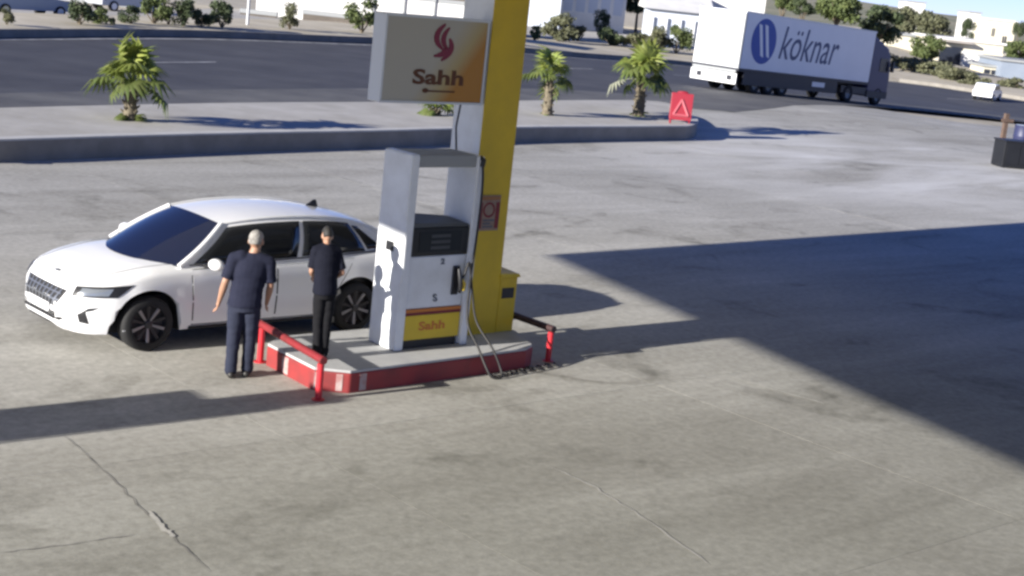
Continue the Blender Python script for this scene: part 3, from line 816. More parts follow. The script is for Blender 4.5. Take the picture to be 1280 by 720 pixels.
def curve3(pts, n=12):
    return [Vector(p) for p in smooth_line([Vector(p) for p in pts], max(1, n // max(1, len(pts) - 1)))]
def rs(pts, n):
    pts = [Vector(p) for p in pts]; L = [0]
    for a, b in zip(pts[:-1], pts[1:]): L.append(L[-1] + (b - a).length)
    o = []
    for k in range(n):
        s_ = L[-1] * k / (n - 1); i = 0
        while i < len(pts) - 2 and L[i + 1] < s_: i += 1
        t = (s_ - L[i]) / max(1e-9, L[i + 1] - L[i]); o.append(pts[i].lerp(pts[i + 1], t))
    return o
NB = 25
belt = rs(curve3([(-.30, .80, .95), (-.8, .835, .955), (-1.5, .845, .97), (-2.4, .835, .99), (-3.0, .78, 1.01), (-3.38, .70, 1.03)]), NB)
roofe = rs(curve3([(-.92, .575, 1.375), (-1.3, .60, 1.425), (-1.8, .61, 1.445), (-2.3, .60, 1.425), (-2.7, .57, 1.36), (-2.98, .54, 1.27)]), NB)
def sidept(i, t, off=0.0, sgn=1):
    i0 = int(min(NB - 2, max(0, math.floor(i)))); fr = i - i0
    a = belt[i0].lerp(belt[i0 + 1], fr); b = roofe[i0].lerp(roofe[i0 + 1], fr)
    p = a.lerp(b, t); p.y += 0.045 * math.sin(math.pi * t) + off; p.z += off * 0.35
    return car_pt(p.x, p.y * sgn, p.z)
mb = MB()
for sgn in (1, -1):
    mb.grid([[sidept(i, t / 6, 0, sgn) for t in range(-1, 7)] for i in range(NB)])
# roof
NRF = 13
def roofpt(i, s_):
    a = roofe[i]; y = a.y * s_; crown = .045 * (1 - s_ * s_)
    fx = 0.07 * (1 - s_ * s_) * (1 if i < NB / 2 else -1) * max(0, 1 - min(i, NB - 1 - i) / 5)
    return car_pt(a.x + fx, y, a.z + crown)
mb.grid([[roofpt(i, -1 + 2 * k / (NRF - 1)) for k in range(NRF)] for i in range(NB)])
gh = mb.build('cabin', M['car_white'], car, smooth=50)
# windshield and rear window
def wind(y0base, base_mid, i_top, name, m, n=12, lift=0.0):
    g = []
    for k in range(NRF):
        s_ = -1 + 2 * k / (NRF - 1)
        top = roofpt(i_top, s_); bb = car_pt(y0base.x + (base_mid - y0base.x) * (1 - s_ * s_), y0base.y * s_, y0base.z + 0.012 * (1 - s_ * s_))
        row = []
        for t in range(n + 1):
            p = bb.lerp(top, t / n); p.z += 0.025 * math.sin(math.pi * t / n) + lift; row.append(p)
        g.append(row)
    mb = MB(); mb.grid(g); return mb.build(name, m, car, smooth=60)
wind(belt[0], 0.05, 0, 'windshield', M['car_glass'])
wind(belt[-1], -3.52, NB - 1, 'rear_window', M['car_glass'])
# A pillars / roof rails in body colour
for sgn in (1, -1):
    mb = MB(); P = [sidept(0, t / 8, 0.0, sgn) for t in range(9)]
    mb.tube(P, 0.035, 8); part('windshield_pillar', mb, M['car_white'], car, smooth=60)
    mb = MB(); mb.tube([sidept(i, 1.0, 0.0, sgn) for i in range(NB)], 0.022, 8); part('roof_rail', mb, M['car_white'], car, smooth=60)
    mb = MB(); mb.tube([sidept(NB - 1, t / 8, 0.0, sgn) for t in range(9)], 0.03, 8); part('rear_pillar', mb, M['car_white'], car, smooth=60)
    # side windows
    def win(c, name):
        (i0b, i0t), (i1b, i1t), t0, t1 = c
        g = []; n = 9
        for a in range(n + 1):
            row = []
            for tt in range(6):
                t = t0 + (t1 - t0) * tt / 5
                if isinstance(i0t, float) or True:
                    lo = i0b + (i0t - i0b) * (tt / 5); hi = i1b + (i1t - i1b) * (tt / 5)
                row.append(sidept(lo + (hi - lo) * a / n, t, 0.012, sgn))
            g.append(row)
        mb = MB(); mb.grid(g); o = mb.build(name, M['side_glass'], car, smooth=60)
        so = o.modifiers.new('rim', 'SOLIDIFY'); so.thickness = 0.012; so.offset = -1
        return o
    win(((1.1, 1.1), (11.4, 11.4), .05, .90), 'side_window')
    win(((12.0, 12.0), (19.2, 19.2), .06, .90), 'side_window')
    win(((19.6, 19.6), (21.6, 20.4), .10, .84), 'side_window')
    mb = MB(); mb.tube([sidept(i, 0.02, 0.014, sgn) for i in np.linspace(0.8, 21.8, 24)], 0.009, 6); part('window_trim', mb, M['blackplastic'], car)

def project(p, d):
    h = bvh.ray_cast(Vector(p), Vector(d), 6)
    return h[0], h[1]
def patch(name, corners, d, m, nx=8, ny=5, offs=0.006, th=0.01, parent=None):
    """quad (c00,c10,c11,c01 in car metres) thrown along d onto the body"""
    d = Vector(d).normalized(); c = [car_pt(*q) for q in corners]; g = []
    for i in range(nx + 1):
        row = []
        for j in range(ny + 1):
            s_, t = i / nx, j / ny
            p = (c[0] * (1 - s_) + c[1] * s_) * (1 - t) + (c[3] * (1 - s_) + c[2] * s_) * t
            h, nrm = project(p - d * 2, d)
            if h is None: h, nrm = p, -d
            if nrm.dot(d) > 0: nrm = -nrm
            row.append(h + nrm * offs)
        g.append(row)
    mb = MB(); mb.grid(g); o = mb.build(name, m, parent or car, smooth=60)
    so = o.modifiers.new('thick', 'SOLIDIFY'); so.thickness = th; so.offset = -1
    es = o.modifiers.new('rim', 'EDGE_SPLIT'); es.split_angle = R(45)
    return o
# doors with gaps and handles
for sgn in (1, -1):
    dd = (0, -sgn, 0)
    def sq(x0, x1, z0, z1, x0t=None, x1t=None, z1b=None):
        x0t = x0 if x0t is None else x0t; x1t = x1 if x1t is None else x1t
        return [(x0, sgn * 1.0, z0), (x1, sgn * 1.0, z0), (x1t, sgn * 1.0, z1b if z1b else z1), (x0t, sgn * 1.0, z1)]
    for (x0, x1, x0t, x1t) in ((-.46, -1.49, -.42, -1.49), (-1.51, -2.14, -1.51, -2.56)):
        patch('door_gap', sq(x0 + .014, x1 - .014, .27, .925, x0t + .014, x1t - .014, .955), dd, M['gap'], 14, 10, .0015, .01)
        dr = patch('door', sq(x0, x1, .285, .915, x0t, x1t, .945), dd, M['car_white'], 14, 10, .004, .012)
        hx = x1 + .13 if x1 > -2 else x1 - .05
        q = [project(car_pt(hx + k * .19, sgn * 1.5, .80 + .0 * k), dd) for k in (0, .5, 1)]
        mb = MB(); mb.tube([q[0][0] + Vector((0, sgn * .012, 0)), q[1][0] + Vector((0, sgn * .03, 0)), q[2][0] + Vector((0, sgn * .012, 0))], .014, 8)
        part('handle', mb, M['car_white'], dr, smooth=60)
    patch('sill_trim', sq(-.42, -2.25, .20, .262), dd, M['underbody'], 14, 2, .004, .01)
    # mirrors
    mb = MB(); mb.ball(car_pt(-.62, sgn * 1.03, 1.005), (.09, .125, .075), 14, 10); mr = part('mirror', mb, M['car_white'], car, smooth=60)
    mb = MB(); mb.tube([car_pt(-.58, sgn * .84, .955), car_pt(-.6, sgn * .98, .975)], .022); part('mirror_arm', mb, M['blackplastic'], mr, smooth=60)
    mb = MB(); mb.ball(car_pt(-.70, sgn * 1.03, 1.005), (.03, .10, .058), 12, 8); part('mirror_glass', mb, M['car_glass'], mr, smooth=60)
    # headlight on the corner
    dv = (-.72, -.69 * sgn, 0)
    hl = patch('headlight', [(.77, sgn * .52, .62), (.42, sgn * .85, .645), (.26, sgn * .88, .785), (.74, sgn * .54, .725)], dv, M['blackplastic'], 12, 5, .006, .012)
    patch('lens', [(.72, sgn * .58, .64), (.49, sgn * .80, .66), (.43, sgn * .80, .74), (.69, sgn * .60, .715)], dv, M['lens'], 8, 4, .011, .01, hl)
    patch('wheel_arch_lip', [(.43, sgn * 1, .30), (.40, sgn * 1, .30), (.40, sgn * 1, .31), (.43, sgn * 1, .31)], (0, -sgn, 0), M['car_white'], 2, 2)
    # fog vent
    fv = patch('fog_vent', [(.73, sgn * .63, .34), (.66, sgn * .71, .33), (.69, sgn * .68, .48), (.745, sgn * .61, .43)], dv, M['blackplastic'], 6, 6, .005, .01)
    patch('fog_vent', [(.72, sgn * .64, .45), (.64, sgn * .74, .49), (.59, sgn * .78, .53), (.67, sgn * .70, .51)], dv, M['blackplastic'], 6, 4, .006, .01)
    # tail lights
    patch('tail_light', [(-3.70, sgn * .66, .80), (-3.42, sgn * .88, .84), (-3.40, sgn * .88, .94), (-3.70, sgn * .66, .96)], (.6, -.8 * sgn, 0), M['tail'], 8, 4, .006, .012)
# grille, badge, plate, lower intake
gr = patch('grille', [(1.0, -.36, .46), (1.0, .36, .46), (1.0, .46, .66), (1.0, -.46, .66)], (-1, 0, 0), M['gap'], 12, 6, .004, .01)
for k in range(9):
    y = -.34 + k * .085
    patch('grille_bar', [(1.0, y * .9 - .012, .47), (1.0, y * .9 + .012, .47), (1.0, y * 1.12 + .012, .65), (1.0, y * 1.12 - .012, .65)], (-1, 0, 0), M['chrome'], 2, 6, .014, .01, gr)
for zz in (.53, .60):
    patch('grille_bar', [(1.0, -.40, zz), (1.0, .40, zz), (1.0, .40, zz + .014), (1.0, -.40, zz + .014)], (-1, 0, 0), M['chrome'], 10, 1, .016, .01, gr)
patch('number_plate', [(1.0, -.25, .375), (1.0, .25, .375), (1.0, .25, .475), (1.0, -.25, .475)], (-1, 0, 0), M['plate'], 6, 3, .022, .012)
patch('lower_intake', [(1.0, -.42, .315), (1.0, .42, .315), (1.0, .48, .352), (1.0, -.48, .352)], (-1, 0, 0), M['blackplastic'], 12, 3, .005, .01)
mb = MB(); q, qn = project(car_pt(.70, 0, 2), (0, 0, -1)); mb.ball(q + Vector((0.0, 0, .004)), (.035, .065, .012), 12, 8); part('badge', mb, M['grey_print'], car, smooth=60)
# bonnet shut lines
for sgn in (1, -1):
    P = []
    for x in np.linspace(.66, -.28, 12):
        h, n_ = project(car_pt(x, sgn * (.60 + .12 * (0.66 - x)), 2), (0, 0, -1)); P.append(h + Vector((0, 0, -.001)))
    mb = MB(); mb.tube(P, .006, 5); part('bonnet_gap', mb, M['gap'], car)
# antenna fin
mb = MB(); a = roofpt(18, 0)
mb.add([a + Vector((.09, -.025, -.01)), a + Vector((.09, .025, -.01)), a + Vector((-.11, .03, -.01)), a + Vector((-.11, -.03, -.01)), a + Vector((-.05, .006, .085)), a + Vector((-.09, .006, .085)), a + Vector((-.09, -.006, .085)), a + Vector((-.05, -.006, .085))],
       [(0, 1, 4, 7), (1, 2, 5, 4), (2, 3, 6, 5), (3, 0, 7, 6), (4, 5, 6, 7)])
part('antenna_fin', mb, M['blackplastic'], car)
# wipers
for y0 in (-.1, .45):
    mb = MB(); p0 = car_pt(-.12, y0, .985); p1 = car_pt(-.30, y0 - .5, 1.045); mb.tube([p0, p1], .009, 5); part('wiper', mb, M['blackplastic'], car)
# interior mirror and a windshield sticker, seen through the top of the glass
mb = MB(); q, qn = Vector((car_pt(-.60, -.02, 1.20))), None; mb.ball(q + Vector((.10, 0, .02)), (.02, .09, .03), 10, 6); part('interior_mirror', mb, M['grey_print'], car, smooth=60)
# wheels
def wheel_at(x, sgn):
    t0 = bpy.data.objects.new('wheel', None); COL.objects.link(t0); t0.parent = car; t0.location = (x * SXY, sgn * .80 * SXY, WR + .003)
    t0.rotation_euler = (0, 0, 0 if sgn > 0 else math.pi)
    mb = MB(); mb.lathe([(-.10, .20), (-.11, .29), (-.09, .318), (-.05, WR), (.05, WR), (.09, .328), (.112, .295), (.112, .235), (.09, .232), (.06, .225)], (0, 0, 0), 'y', 36); part('tyre', mb, M['tyre'], t0, smooth=50)
    mb = MB(); mb.lathe([(.10, .236), (.105, .228), (.04, .215), (.02, .06), (.02, 0)], (0, 0, 0), 'y', 36); part('rim', mb, M['rim'], t0, smooth=50)
    for k in range(10):
        a = 2 * math.pi * k / 10
        ax = Matrix.Rotation(a, 3, 'Y'); mb = MB()
        pts = [(-.014, .075, .03), (.014, .075, .03), (.024, .092, .222), (-.024, .092, .222), (-.010, .085, .03), (.010, .085, .03), (.016, .102, .222), (-.016, .102, .222)]
        mb.add([ax @ Vector(p) for p in pts], [(0, 1, 2, 3), (4, 5, 6, 7), (0, 1, 5, 4), (1, 2, 6, 5), (2, 3, 7, 6), (3, 0, 4, 7)])
        part('spoke', mb, M['rim_edge'] if k % 2 else M['rim'], t0)
    mb = MB(); mb.lathe([(.06, .055), (.10, .05), (.105, .03), (.105, 0)], (0, 0, 0), 'y', 16); part('hub_cap', mb, M['rim'], t0, smooth=50)
    return t0
for x in (WHX, WHX - 2.70):
    for sgn in (1, -1): wheel_at(x, sgn)
mb = MB()
for x in (WHX, WHX - 2.70): mb.box(car_pt(x, 0, .40), (.86, 1.55, .44))
part('wheel_well', mb, M['underbody'], car)
mb = MB(); mb.lo_hi(car_pt(-2.9, -.7, .6), car_pt(-.4, .7, .9)); part('seats', mb, M['blackplastic'], car)


# ================================================================== PEOPLE
def fuse(name, mb, m, parent, voxel=0.012, smooth_it=3, fac=0.5):
    me = mb.mesh(name + '_raw', m); o = bpy.data.objects.new(name + '_raw', me); COL.objects.link(o)
    r_ = o.modifiers.new('r', 'REMESH'); r_.mode = 'VOXEL'; r_.voxel_size = voxel
    s_ = o.modifiers.new('s', 'SMOOTH'); s_.factor = fac; s_.iterations = smooth_it
    dg = bpy.context.evaluated_depsgraph_get()
    me2 = bpy.data.meshes.new_from_object(o.evaluated_get(dg)); me2.name = name
    bpy.data.objects.remove(o); bpy.data.meshes.remove(me)
    me2.materials.clear(); me2.materials.append(m)
    me2.polygons.foreach_set('use_smooth', [True] * len(me2.polygons))
    o2 = bpy.data.objects.new(name, me2); COL.objects.link(o2)
    if parent: o2.parent = parent
    return o2


def folds(o, amp):
    """soft slanting cloth folds, moved along the normals"""
    from mathutils import noise
    me = o.data
    for v_ in me.vertices:
        p_ = v_.co
        q_ = Vector((p_.x * 5 + p_.z * 2.5, p_.y * 5 - p_.z * 1.5, p_.z * 13))
        v_.co = p_ + v_.normal * amp * (noise.noise(q_) + .5 * noise.noise(q_ * 2.1))


def ell(c, rx, ry, n=20):
    return [(c[0] + rx * math.cos(2 * math.pi * k / n), c[1] + ry * math.sin(2 * math.pi * k / n), c[2]) for k in range(n)]


def chain(mb, pts, rad):
    mb.tube(pts, rad, 14)
    for p, r_ in zip(pts, rad if isinstance(rad, list) else [rad] * len(pts)): mb.ball(p, r_ * 0.99, 12, 8)


def person(name_lbl, loc, rz, P, shirt, trousers, hair, sx=1.0, hair_long=False):
    t = thing('person', loc, rz, name_lbl, 'person'); t.scale = (sx, 1.0, 1.0)
    J = P
    lean = Vector(J.get('lean', (0, 0, 0)))
    def tz(z): return lean * max(0, (z - 0.95)) / 0.6
    # --- body (one continuous surface)
    b = MB()
    tor = [(0.86, .150, .105), (0.95, .165, .115), (1.05, .155, .105), (1.18, .165, .108), (1.30, .182, .112), (1.40, .170, .098), (1.46, .10, .07)]
    b.loft([ell(Vector((0, 0, z_)) + tz(z_), a, c) for z_, a, c in tor])
    nk = Vector((0, 0, 1.44)) + tz(1.44); hd = Vector(J['head'])
    chain(b, [nk, hd + Vector((0, -.015, -.10))], [.062, .056])
    hax = Matrix.Rotation(J.get('hyaw', 0), 3, 'Z') @ Matrix.Rotation(J.get('hpitch', 0), 3, 'X')
    hp = lambda x, y, z_: hd + hax @ Vector((x, y, z_))
    b.ball(hp(0, 0, .02), (.076, .096, .105), 18, 14, hax); b.ball(hp(0, .025, -.055), (.057, .068, .065), 14, 10, hax)
    b.ball(hp(0, .095, -.015), (.013, .022, .028), 8, 6, hax)      # nose
    b.ball(hp(0, .085, -.062), (.026, .012, .010), 8, 6, hax)      # lips
    for s_ in (-1, 1):
        b.ball(hp(.078 * s_, -.005, -.01), (.012, .022, .034), 8, 6, hax)
        sh = Vector(J['shL' if s_ < 0 else 'shR']); elb = Vector(J['elL' if s_ < 0 else 'elR']); wr = Vector(J['wrL' if s_ < 0 else 'wrR'])
        chain(b, [sh, (sh + elb) / 2, elb, (elb * .6 + wr * .4), wr], [.056, .050, .040, .041, .027])
        # hand: palm, four curled fingers and a thumb
        d = (wr - elb).normalized(); fwd = Vector((0, 1, 0)) - d * d.y
        fwd = fwd.normalized(); side = d.cross(fwd).normalized() * s_ * -1
        pc = wr + d * .052
        pax = Matrix((side, fwd, d)).transposed()
        b.ball(pc, (.017, .040, .052), 12, 8, pax)
        chain(b, [wr, pc], [.026, .024])
        for q, ln in zip((-.030, -.010, .010, .029), (.062, .078, .082, .070)):
            k0 = pc + d * .042 + fwd * q; k1 = k0 + d * ln * .5 - side * .010; k2 = k1 + d * ln * .45 - side * .022
            chain(b, [k0, k1, k2], [.0095, .009, .0075])
        th0 = pc - d * .015 + fwd * .036; th1 = th0 + d * .035 + fwd * .022 - side * .008; th2 = th1 + d * .032 + fwd * .004 - side * .012
        chain(b, [th0, th1, th2], [.012, .0105, .0085])
        hip = Vector(J['hipL' if s_ < 0 else 'hipR']); kn = Vector(J['knL' if s_ < 0 else 'knR']); an = Vector(J['anL' if s_ < 0 else 'anR'])
        chain(b, [hip, (hip + kn) / 2, kn, kn * .65 + an * .35, an], [.088, .076, .055, .053, .036])
        fd = Vector(J['ftL' if s_ < 0 else 'ftR']).normalized()
        chain(b, [an + Vector((0, 0, -.02)), an + fd * .07 + Vector((0, 0, -.045)), an + fd * .14 + Vector((0, 0, -.055))], [.036, .034, .026])
    fuse('body', b, M['skin'], t, 0.0085, 3)
    # --- clothes
    c = MB()
    tee = [(0.855, .188, .140), (0.90, .186, .138), (1.02, .178, .128), (1.16, .184, .126), (1.30, .200, .128), (1.40, .188, .114), (1.455, .125, .085), (1.485, .078, .068)]
    c.loft([ell(Vector((0, 0, z_)) + tz(z_), a, cc) for z_, a, cc in tee])
    for s_ in (-1, 1):
        sh = Vector(J['shL' if s_ < 0 else 'shR']); elb = Vector(J['elL' if s_ < 0 else 'elR'])
        inn_ = Vector((sh.x * .45, sh.y, sh.z + .02)); e2 = sh.lerp(elb, .86)
        chain(c, [inn_, sh], [.085, .074]); c.tube([sh, sh.lerp(elb, .5), e2], [.074, .071, .074], 16)
    sh_ = fuse('tshirt', c, shirt, t, 0.011, 4); folds(sh_, 0.007)
    c = MB()
    c.loft([ell((0, 0, .80), .165, .125), ell((0, 0, .88), .176, .132), ell((0, 0, .98), .170, .124)])
    for s_ in (-1, 1):
        hip = Vector(J['hipL' if s_ < 0 else 'hipR']); kn = Vector(J['knL' if s_ < 0 else 'knR']); an = Vector(J['anL' if s_ < 0 else 'anR'])
        chain(c, [hip + Vector((0, 0, -.02)), (hip + kn) / 2, kn, kn * .5 + an * .5, an + Vector((0, 0, -.01))], [.104, .094, .076, .070, .068])
    folds(fuse('trousers', c, trousers, t, 0.011, 4), 0.008)
    for s_ in (-1, 1):
        an = Vector(J['anL' if s_ < 0 else 'anR']); fd = Vector(J['ftL' if s_ < 0 else 'ftR']).normalized()
        c = MB(); z0 = an.z - .09
        chain(c, [an - fd * .045 + Vector((0, 0, -.048)), an + fd * .04 + Vector((0, 0, -.045)), an + fd * .13 + Vector((0, 0, -.055)), an + fd * .185 + Vector((0, 0, -.060))], [.043, .046, .041, .028])
        fuse('shoe', c, M['shoe'], t, 0.009, 2)
    # hair cap: shell above the hairline
    c = MB(); mbv = MB(); mbv.ball((0, 0, 0), (.084, .104, .112), 26, 18)
    keep = []
    for f in mbv.f:
        ctr_ = sum((Vector(mbv.v[i]) for i in f), Vector()) / len(f)
        if ctr_.z > .028 + .38 * ctr_.y or (ctr_.y < -.045 and ctr_.z > -.06): keep.append(f)
    c.add([hp(v_[0], v_[1] - .004, v_[2] + .022) for v_ in mbv.v], keep)
    ho = c.build('hair', hair, t, smooth=70); so = ho.modifiers.new('thick', 'SOLIDIFY'); so.thickness = .014; so.offset = -1
    for s_ in (-1, 1):
        c = MB(); c.ball(hp(.030 * s_, .083, .018), (.011, .008, .007), 8, 6, hax); part('eye', c, M['eye'], t, smooth=60)
    return t


poseA = dict(head=(0.075, .06, 1.615), lean=(.065, .05, 0), hyaw=-.25, hpitch=-.12,
             shL=(-.145, .03, 1.405), shR=(.235, .03, 1.39), elL=(-.225, -.01, 1.125), wrL=(-.275, .07, .885), elR=(.265, .03, 1.11), wrR=(.245, .17, .90),
             hipL=(-.085, 0, .90), hipR=(.085, 0, .90), knL=(-.095, .0, .49), anL=(-.10, -.03, .09), knR=(.085, .05, .49), anR=(.075, .05, .09),
             ftL=(-.15, 1, 0), ftR=(.1, 1, 0))
person('grey haired man in navy t-shirt and dark trousers seen from behind beside car', uv(-1.86, -0.50, 0), PHI - R(32), poseA, M['navy'], M['navy2'], M['hair_grey'], sx=1.05)
poseB = dict(head=(.015, .15, 1.565), hyaw=-.1, hpitch=-.55, lean=(.0, .10, 0),
             shL=(-.165, .085, 1.38), shR=(.165, .085, 1.38), elL=(-.20, .10, 1.12), wrL=(-.12, .27, 1.02), elR=(.245, .0, 1.13), wrR=(.17, .20, 1.02),
             hipL=(-.07, 0, .90), hipR=(.07, 0, .90), knL=(-.065, .03, .49), anL=(-.055, -.02, .09), knR=(.07, .01, .49), anR=(.06, .0, .09),
             ftL=(-.2, 1, 0), ftR=(.6, 1, 0))
pB = person('dark haired man in black clothes standing on the island end beside the rear door', uv(-1.06, -0.06, IZ), PHI - R(20), poseB, M['blackshirt'], M['blackcloth'], M['hair_dark'], sx=0.98)
pB.scale = (0.78, 0.95, 0.92)
# ================================================================== TRUCK
TH = R(47); T0 = Vector((10.34, 79.27, 0)); TL, TW, TB = 12.9, 3.0, 2.91
zr = hgt(T0.x, T0.y); pf = T0 + Vector((math.cos(TH), math.sin(TH), 0)) * TL; zf = hgt(pf.x, pf.y)
tr = thing('articulated_truck', (T0.x, T0.y, zr), TH, 'articulated truck with white trailer lettered in blue turning on the road', 'truck')
tr.rotation_euler = (0, math.atan2(zr - zf, TL), TH)
zb0 = 1.26
mb = MB(); mb.lo_hi((0.04, 0.0, zb0), (TL, TW, zb0 + TB)); part('trailer_body', mb, M['trailer'], tr, bevel=0.03)
for k in range(2):
    mb = MB(); mb.lo_hi((-0.03, 0.06 + k * (TW / 2 - 0.05), zb0 + 0.05), (0.035, TW / 2 - 0.01 + k * (TW / 2 - 0.05), zb0 + TB - 0.08)); dr = part('rear_door', mb, M['trailer_rear'], tr, bevel=0.015)
    mb = MB()
    for q in (0.45, 1.0): mb.tube([(-0.05, q + k * 1.45, zb0 + 0.1), (-0.05, q + k * 1.45, zb0 + TB - 0.12)], 0.018, 6)
    part('lock_bar', mb, M['trailer_rear'], dr)
mb = MB(); mb.lo_hi((0.0, -0.02, zb0 + TB - 0.06), (TL + 0.02, 0.05, zb0 + TB + 0.03)); mb.lo_hi((0.0, TW - 0.05, zb0 + TB - 0.06), (TL + 0.02, TW + 0.02, zb0 + TB + 0.03)); part('roof_rail', mb, M['alu'], tr)
mb = MB(); mb.lo_hi((-0.02, -0.022, zb0 - 0.02), (0.09, 0.04, zb0 + TB - 0.07)); part('corner_post', mb, M['roof_grey'], tr)
mb = MB(); mb.lo_hi((0.0, -0.02, zb0 - 0.14), (TL, TW + 0.02, zb0 - 0.005)); part('side_rail', mb, M['truck_dark'], tr)
mb = MB(); mb.lo_hi((-0.03, 0.02, 0.42), (0.03, TW - 0.02, 0.98)); bp_ = part('rear_bumper', mb, M['trailer_rear'], tr, bevel=0.02)
for y0 in (0.30, 2.25):
    mb = MB(); mb.lo_hi((-0.05, y0, 0.60), (-0.031, y0 + 0.32, 0.86)); part('tail_lamp', mb, M['truck_dark'], bp_)
mb = MB(); mb.lo_hi((-0.04, 0.1, 1.02), (0.0, TW - 0.1, 1.16)); part('door_hinge_row', mb, M['roof_grey'], tr)
mb = MB(); mb.lo_hi((0.6, 0.02, 0.45), (TL - 3.2, 0.10, zb0 - 0.145)); sk = part('side_skirt', mb, M['truck_dark'], tr)
mb = MB(); mb.lo_hi((7.1, -0.005, 0.72), (8.35, 0.018, 0.98)); part('marker_plate', mb, M['plate'], sk)
mb = MB(); mb.lo_hi((0.5, 0.9, 0.75), (TL, TW - 0.9, zb0 - 0.145)); part('chassis', mb, M['truck_dark'], tr)
def twheel(x, y, r_=0.52):
    w_ = bpy.data.objects.new('wheel', None); COL.objects.link(w_); w_.parent = tr; w_.location = (x, y, r_)
    mb = MB(); mb.lathe([(-.15, .28), (-.17, .46), (-.12, r_), (.12, r_), (.17, .46), (.15, .28)], (0, 0, 0), 'y', 22); part('tyre', mb, M['tyre'], w_, smooth=50)
    mb = MB(); mb.lathe([(-.12, .29), (-.05, .2), (-.10, .1), (-.10, 0)], (0, 0, 0), 'y', 18); part('rim', mb, M['roof_grey'], w_, smooth=50)
for x in (1.9, 3.2, 4.5):
    for y in (0.28, TW - 0.28): twheel(x, y)
# tractor
X0 = TL + 0.35
mb = MB(); mb.lo_hi((TL - 2.4, 0.25, 0.55), (X0 + 2.0, TW - 0.25, 0.95)); part('tractor_frame', mb, M['truck_dark'], tr)
mb = MB()
side = [(X0, 0.75), (X0 + 2.25, 0.75), (X0 + 2.3, 1.6), (X0 + 2.05, 2.9), (X0 + 1.7, 3.35), (X0 + 0.1, 3.9), (X0, 3.9)]
mb.loft([[(x, 0.22, z_) for x, z_ in side], [(x, TW - 0.22, z_) for x, z_ in side]]); cabp = part('tractor_cab', mb, M['truck_blue'], tr, bevel=0.08, seg=3)
mb = MB(); mb.slab([(X0 + 0.95, 0.219, 1.95), (X0 + 1.95, 0.219, 1.95), (X0 + 1.82, 0.219, 2.75), (X0 + 0.95, 0.219, 2.75)], (0, -1, 0), 0.02); part('side_window', mb, M['winglass'], cabp)
mb = MB(); mb.slab([(X0 + 2.30, 0.4, 1.75), (X0 + 2.30, TW - 0.4, 1.75), (X0 + 2.09, TW - 0.4, 2.85), (X0 + 2.09, 0.4, 2.85)], (1, 0, 0.2), 0.02); part('windshield', mb, M['winglass'], cabp)
mb = MB(); mb.lo_hi((X0 + 2.0, -0.05, 2.0), (X0 + 2.2, 0.14, 2.6)); part('mirror', mb, M['blackplastic'], cabp, bevel=0.03)
mb = MB(); mb.lo_hi((X0 + 0.0, 0.20, 0.42), (X0 + 2.25, 0.30, 0.80)); part('cab_step', mb, M['truck_dark'], tr)
mb = MB(); mb.lo_hi((X0 + 2.2, 0.3, 0.4), (X0 + 2.42, TW - 0.3, 0.95)); part('front_bumper', mb, M['truck_blue'], tr, bevel=0.04)
for x in (TL - 1.6, X0 + 1.25):
    for y in (0.38, TW - 0.38): twheel(x, y)
# print on the side: emblem ellipse with two pale bars, and the name
mb = MB(); n = 40
mb.slab([(1.9 + 1.12 * math.cos(2 * math.pi * k / n) , -0.002, zb0 + 1.52 + 1.18 * math.sin(2 * math.pi * k / n)) for k in range(n)], (0, -1, 0), 0.006)
part('emblem', mb, M['logo_blue'], tr)
for dx in (-0.34, 0.20):
    mb = MB(); mb.slab([(2.12 + dx - 0.02, -0.009, zb0 + 0.78), (2.12 + dx + 0.26, -0.009, zb0 + 0.68), (1.72 + dx + 0.16, -0.009, zb0 + 2.34), (1.72 + dx - 0.12, -0.009, zb0 + 2.40)], (0, -1, 0), 0.004); part('emblem_bar', mb, M['trailer'], tr)
lt = put_text('lettering', 'köknar', 2.5, M['text_blue'], tr, (6.15, -0.004, zb0 + 1.50), (R(90), 0, 0), shear=0.30, fat=0.008, sx=0.80, depth=0.003)

# small white car far down the road, right
def small_car(loc, rz, m, label, L=4.2, group=None):
    t = thing('distant_car', loc, rz, label, 'car', group)
    k = L / 4.2
    prof = [(-2.1, .45), (-2.1, .85), (-1.75, .98), (-1.2, 1.45), (.35, 1.45), (1.05, .98), (1.9, .85), (2.1, .6), (2.1, .35), (-2.1, .35)]
    mb = MB(); mb.loft([[(x * k, -.82, z_ if z_ < 1.2 else z_ - .02) for x, z_ in prof], [(x * k, -.86 if True else 0, z_) for x, z_ in prof], [(x * k, .86, z_) for x, z_ in prof], [(x * k, .82, z_ if z_ < 1.2 else z_ - .02) for x, z_ in prof]]); bd = part('body', mb, m, t, bevel=.06)
    for s_ in (-1, 1):
        mb = MB(); mb.slab([(-1.45 * k, s_ * .862, 1.0), (.88 * k, s_ * .862, 1.0), (.30 * k, s_ * .862, 1.38), (-1.12 * k, s_ * .862, 1.38)], (0, s_, 0), .012); part('side_window', mb, M['winglass'], t)
        for x in (-1.3 * k, 1.3 * k):
            mb = MB(); mb.lathe([(-.1, .0), (-.1, .2), (-.1, .31), (.1, .31), (.1, .2), (.1, 0)], (x, s_ * .78, .31), 'y', 18); w_ = part('wheel', mb, M['tyre'], t)
            mb = MB(); mb.lathe([(s_ * .105, .20), (s_ * .11, .1), (s_ * .11, 0)], (x, s_ * .78, .31), 'y', 14); part('rim', mb, M['plate'], w_)
    mb = MB(); mb.slab([(1.02 * k, -.7, 1.02), (1.02 * k, .7, 1.02), (.42 * k, .62, 1.40), (.42 * k, -.62, 1.40)], (.5, 0, .8), .02); part('windshield', mb, M['winglass'], t)
    return t
p = at(1233, 125); small_car(p, R(62), M['car_white'], 'small white car far down the road at the right edge', 4.2)
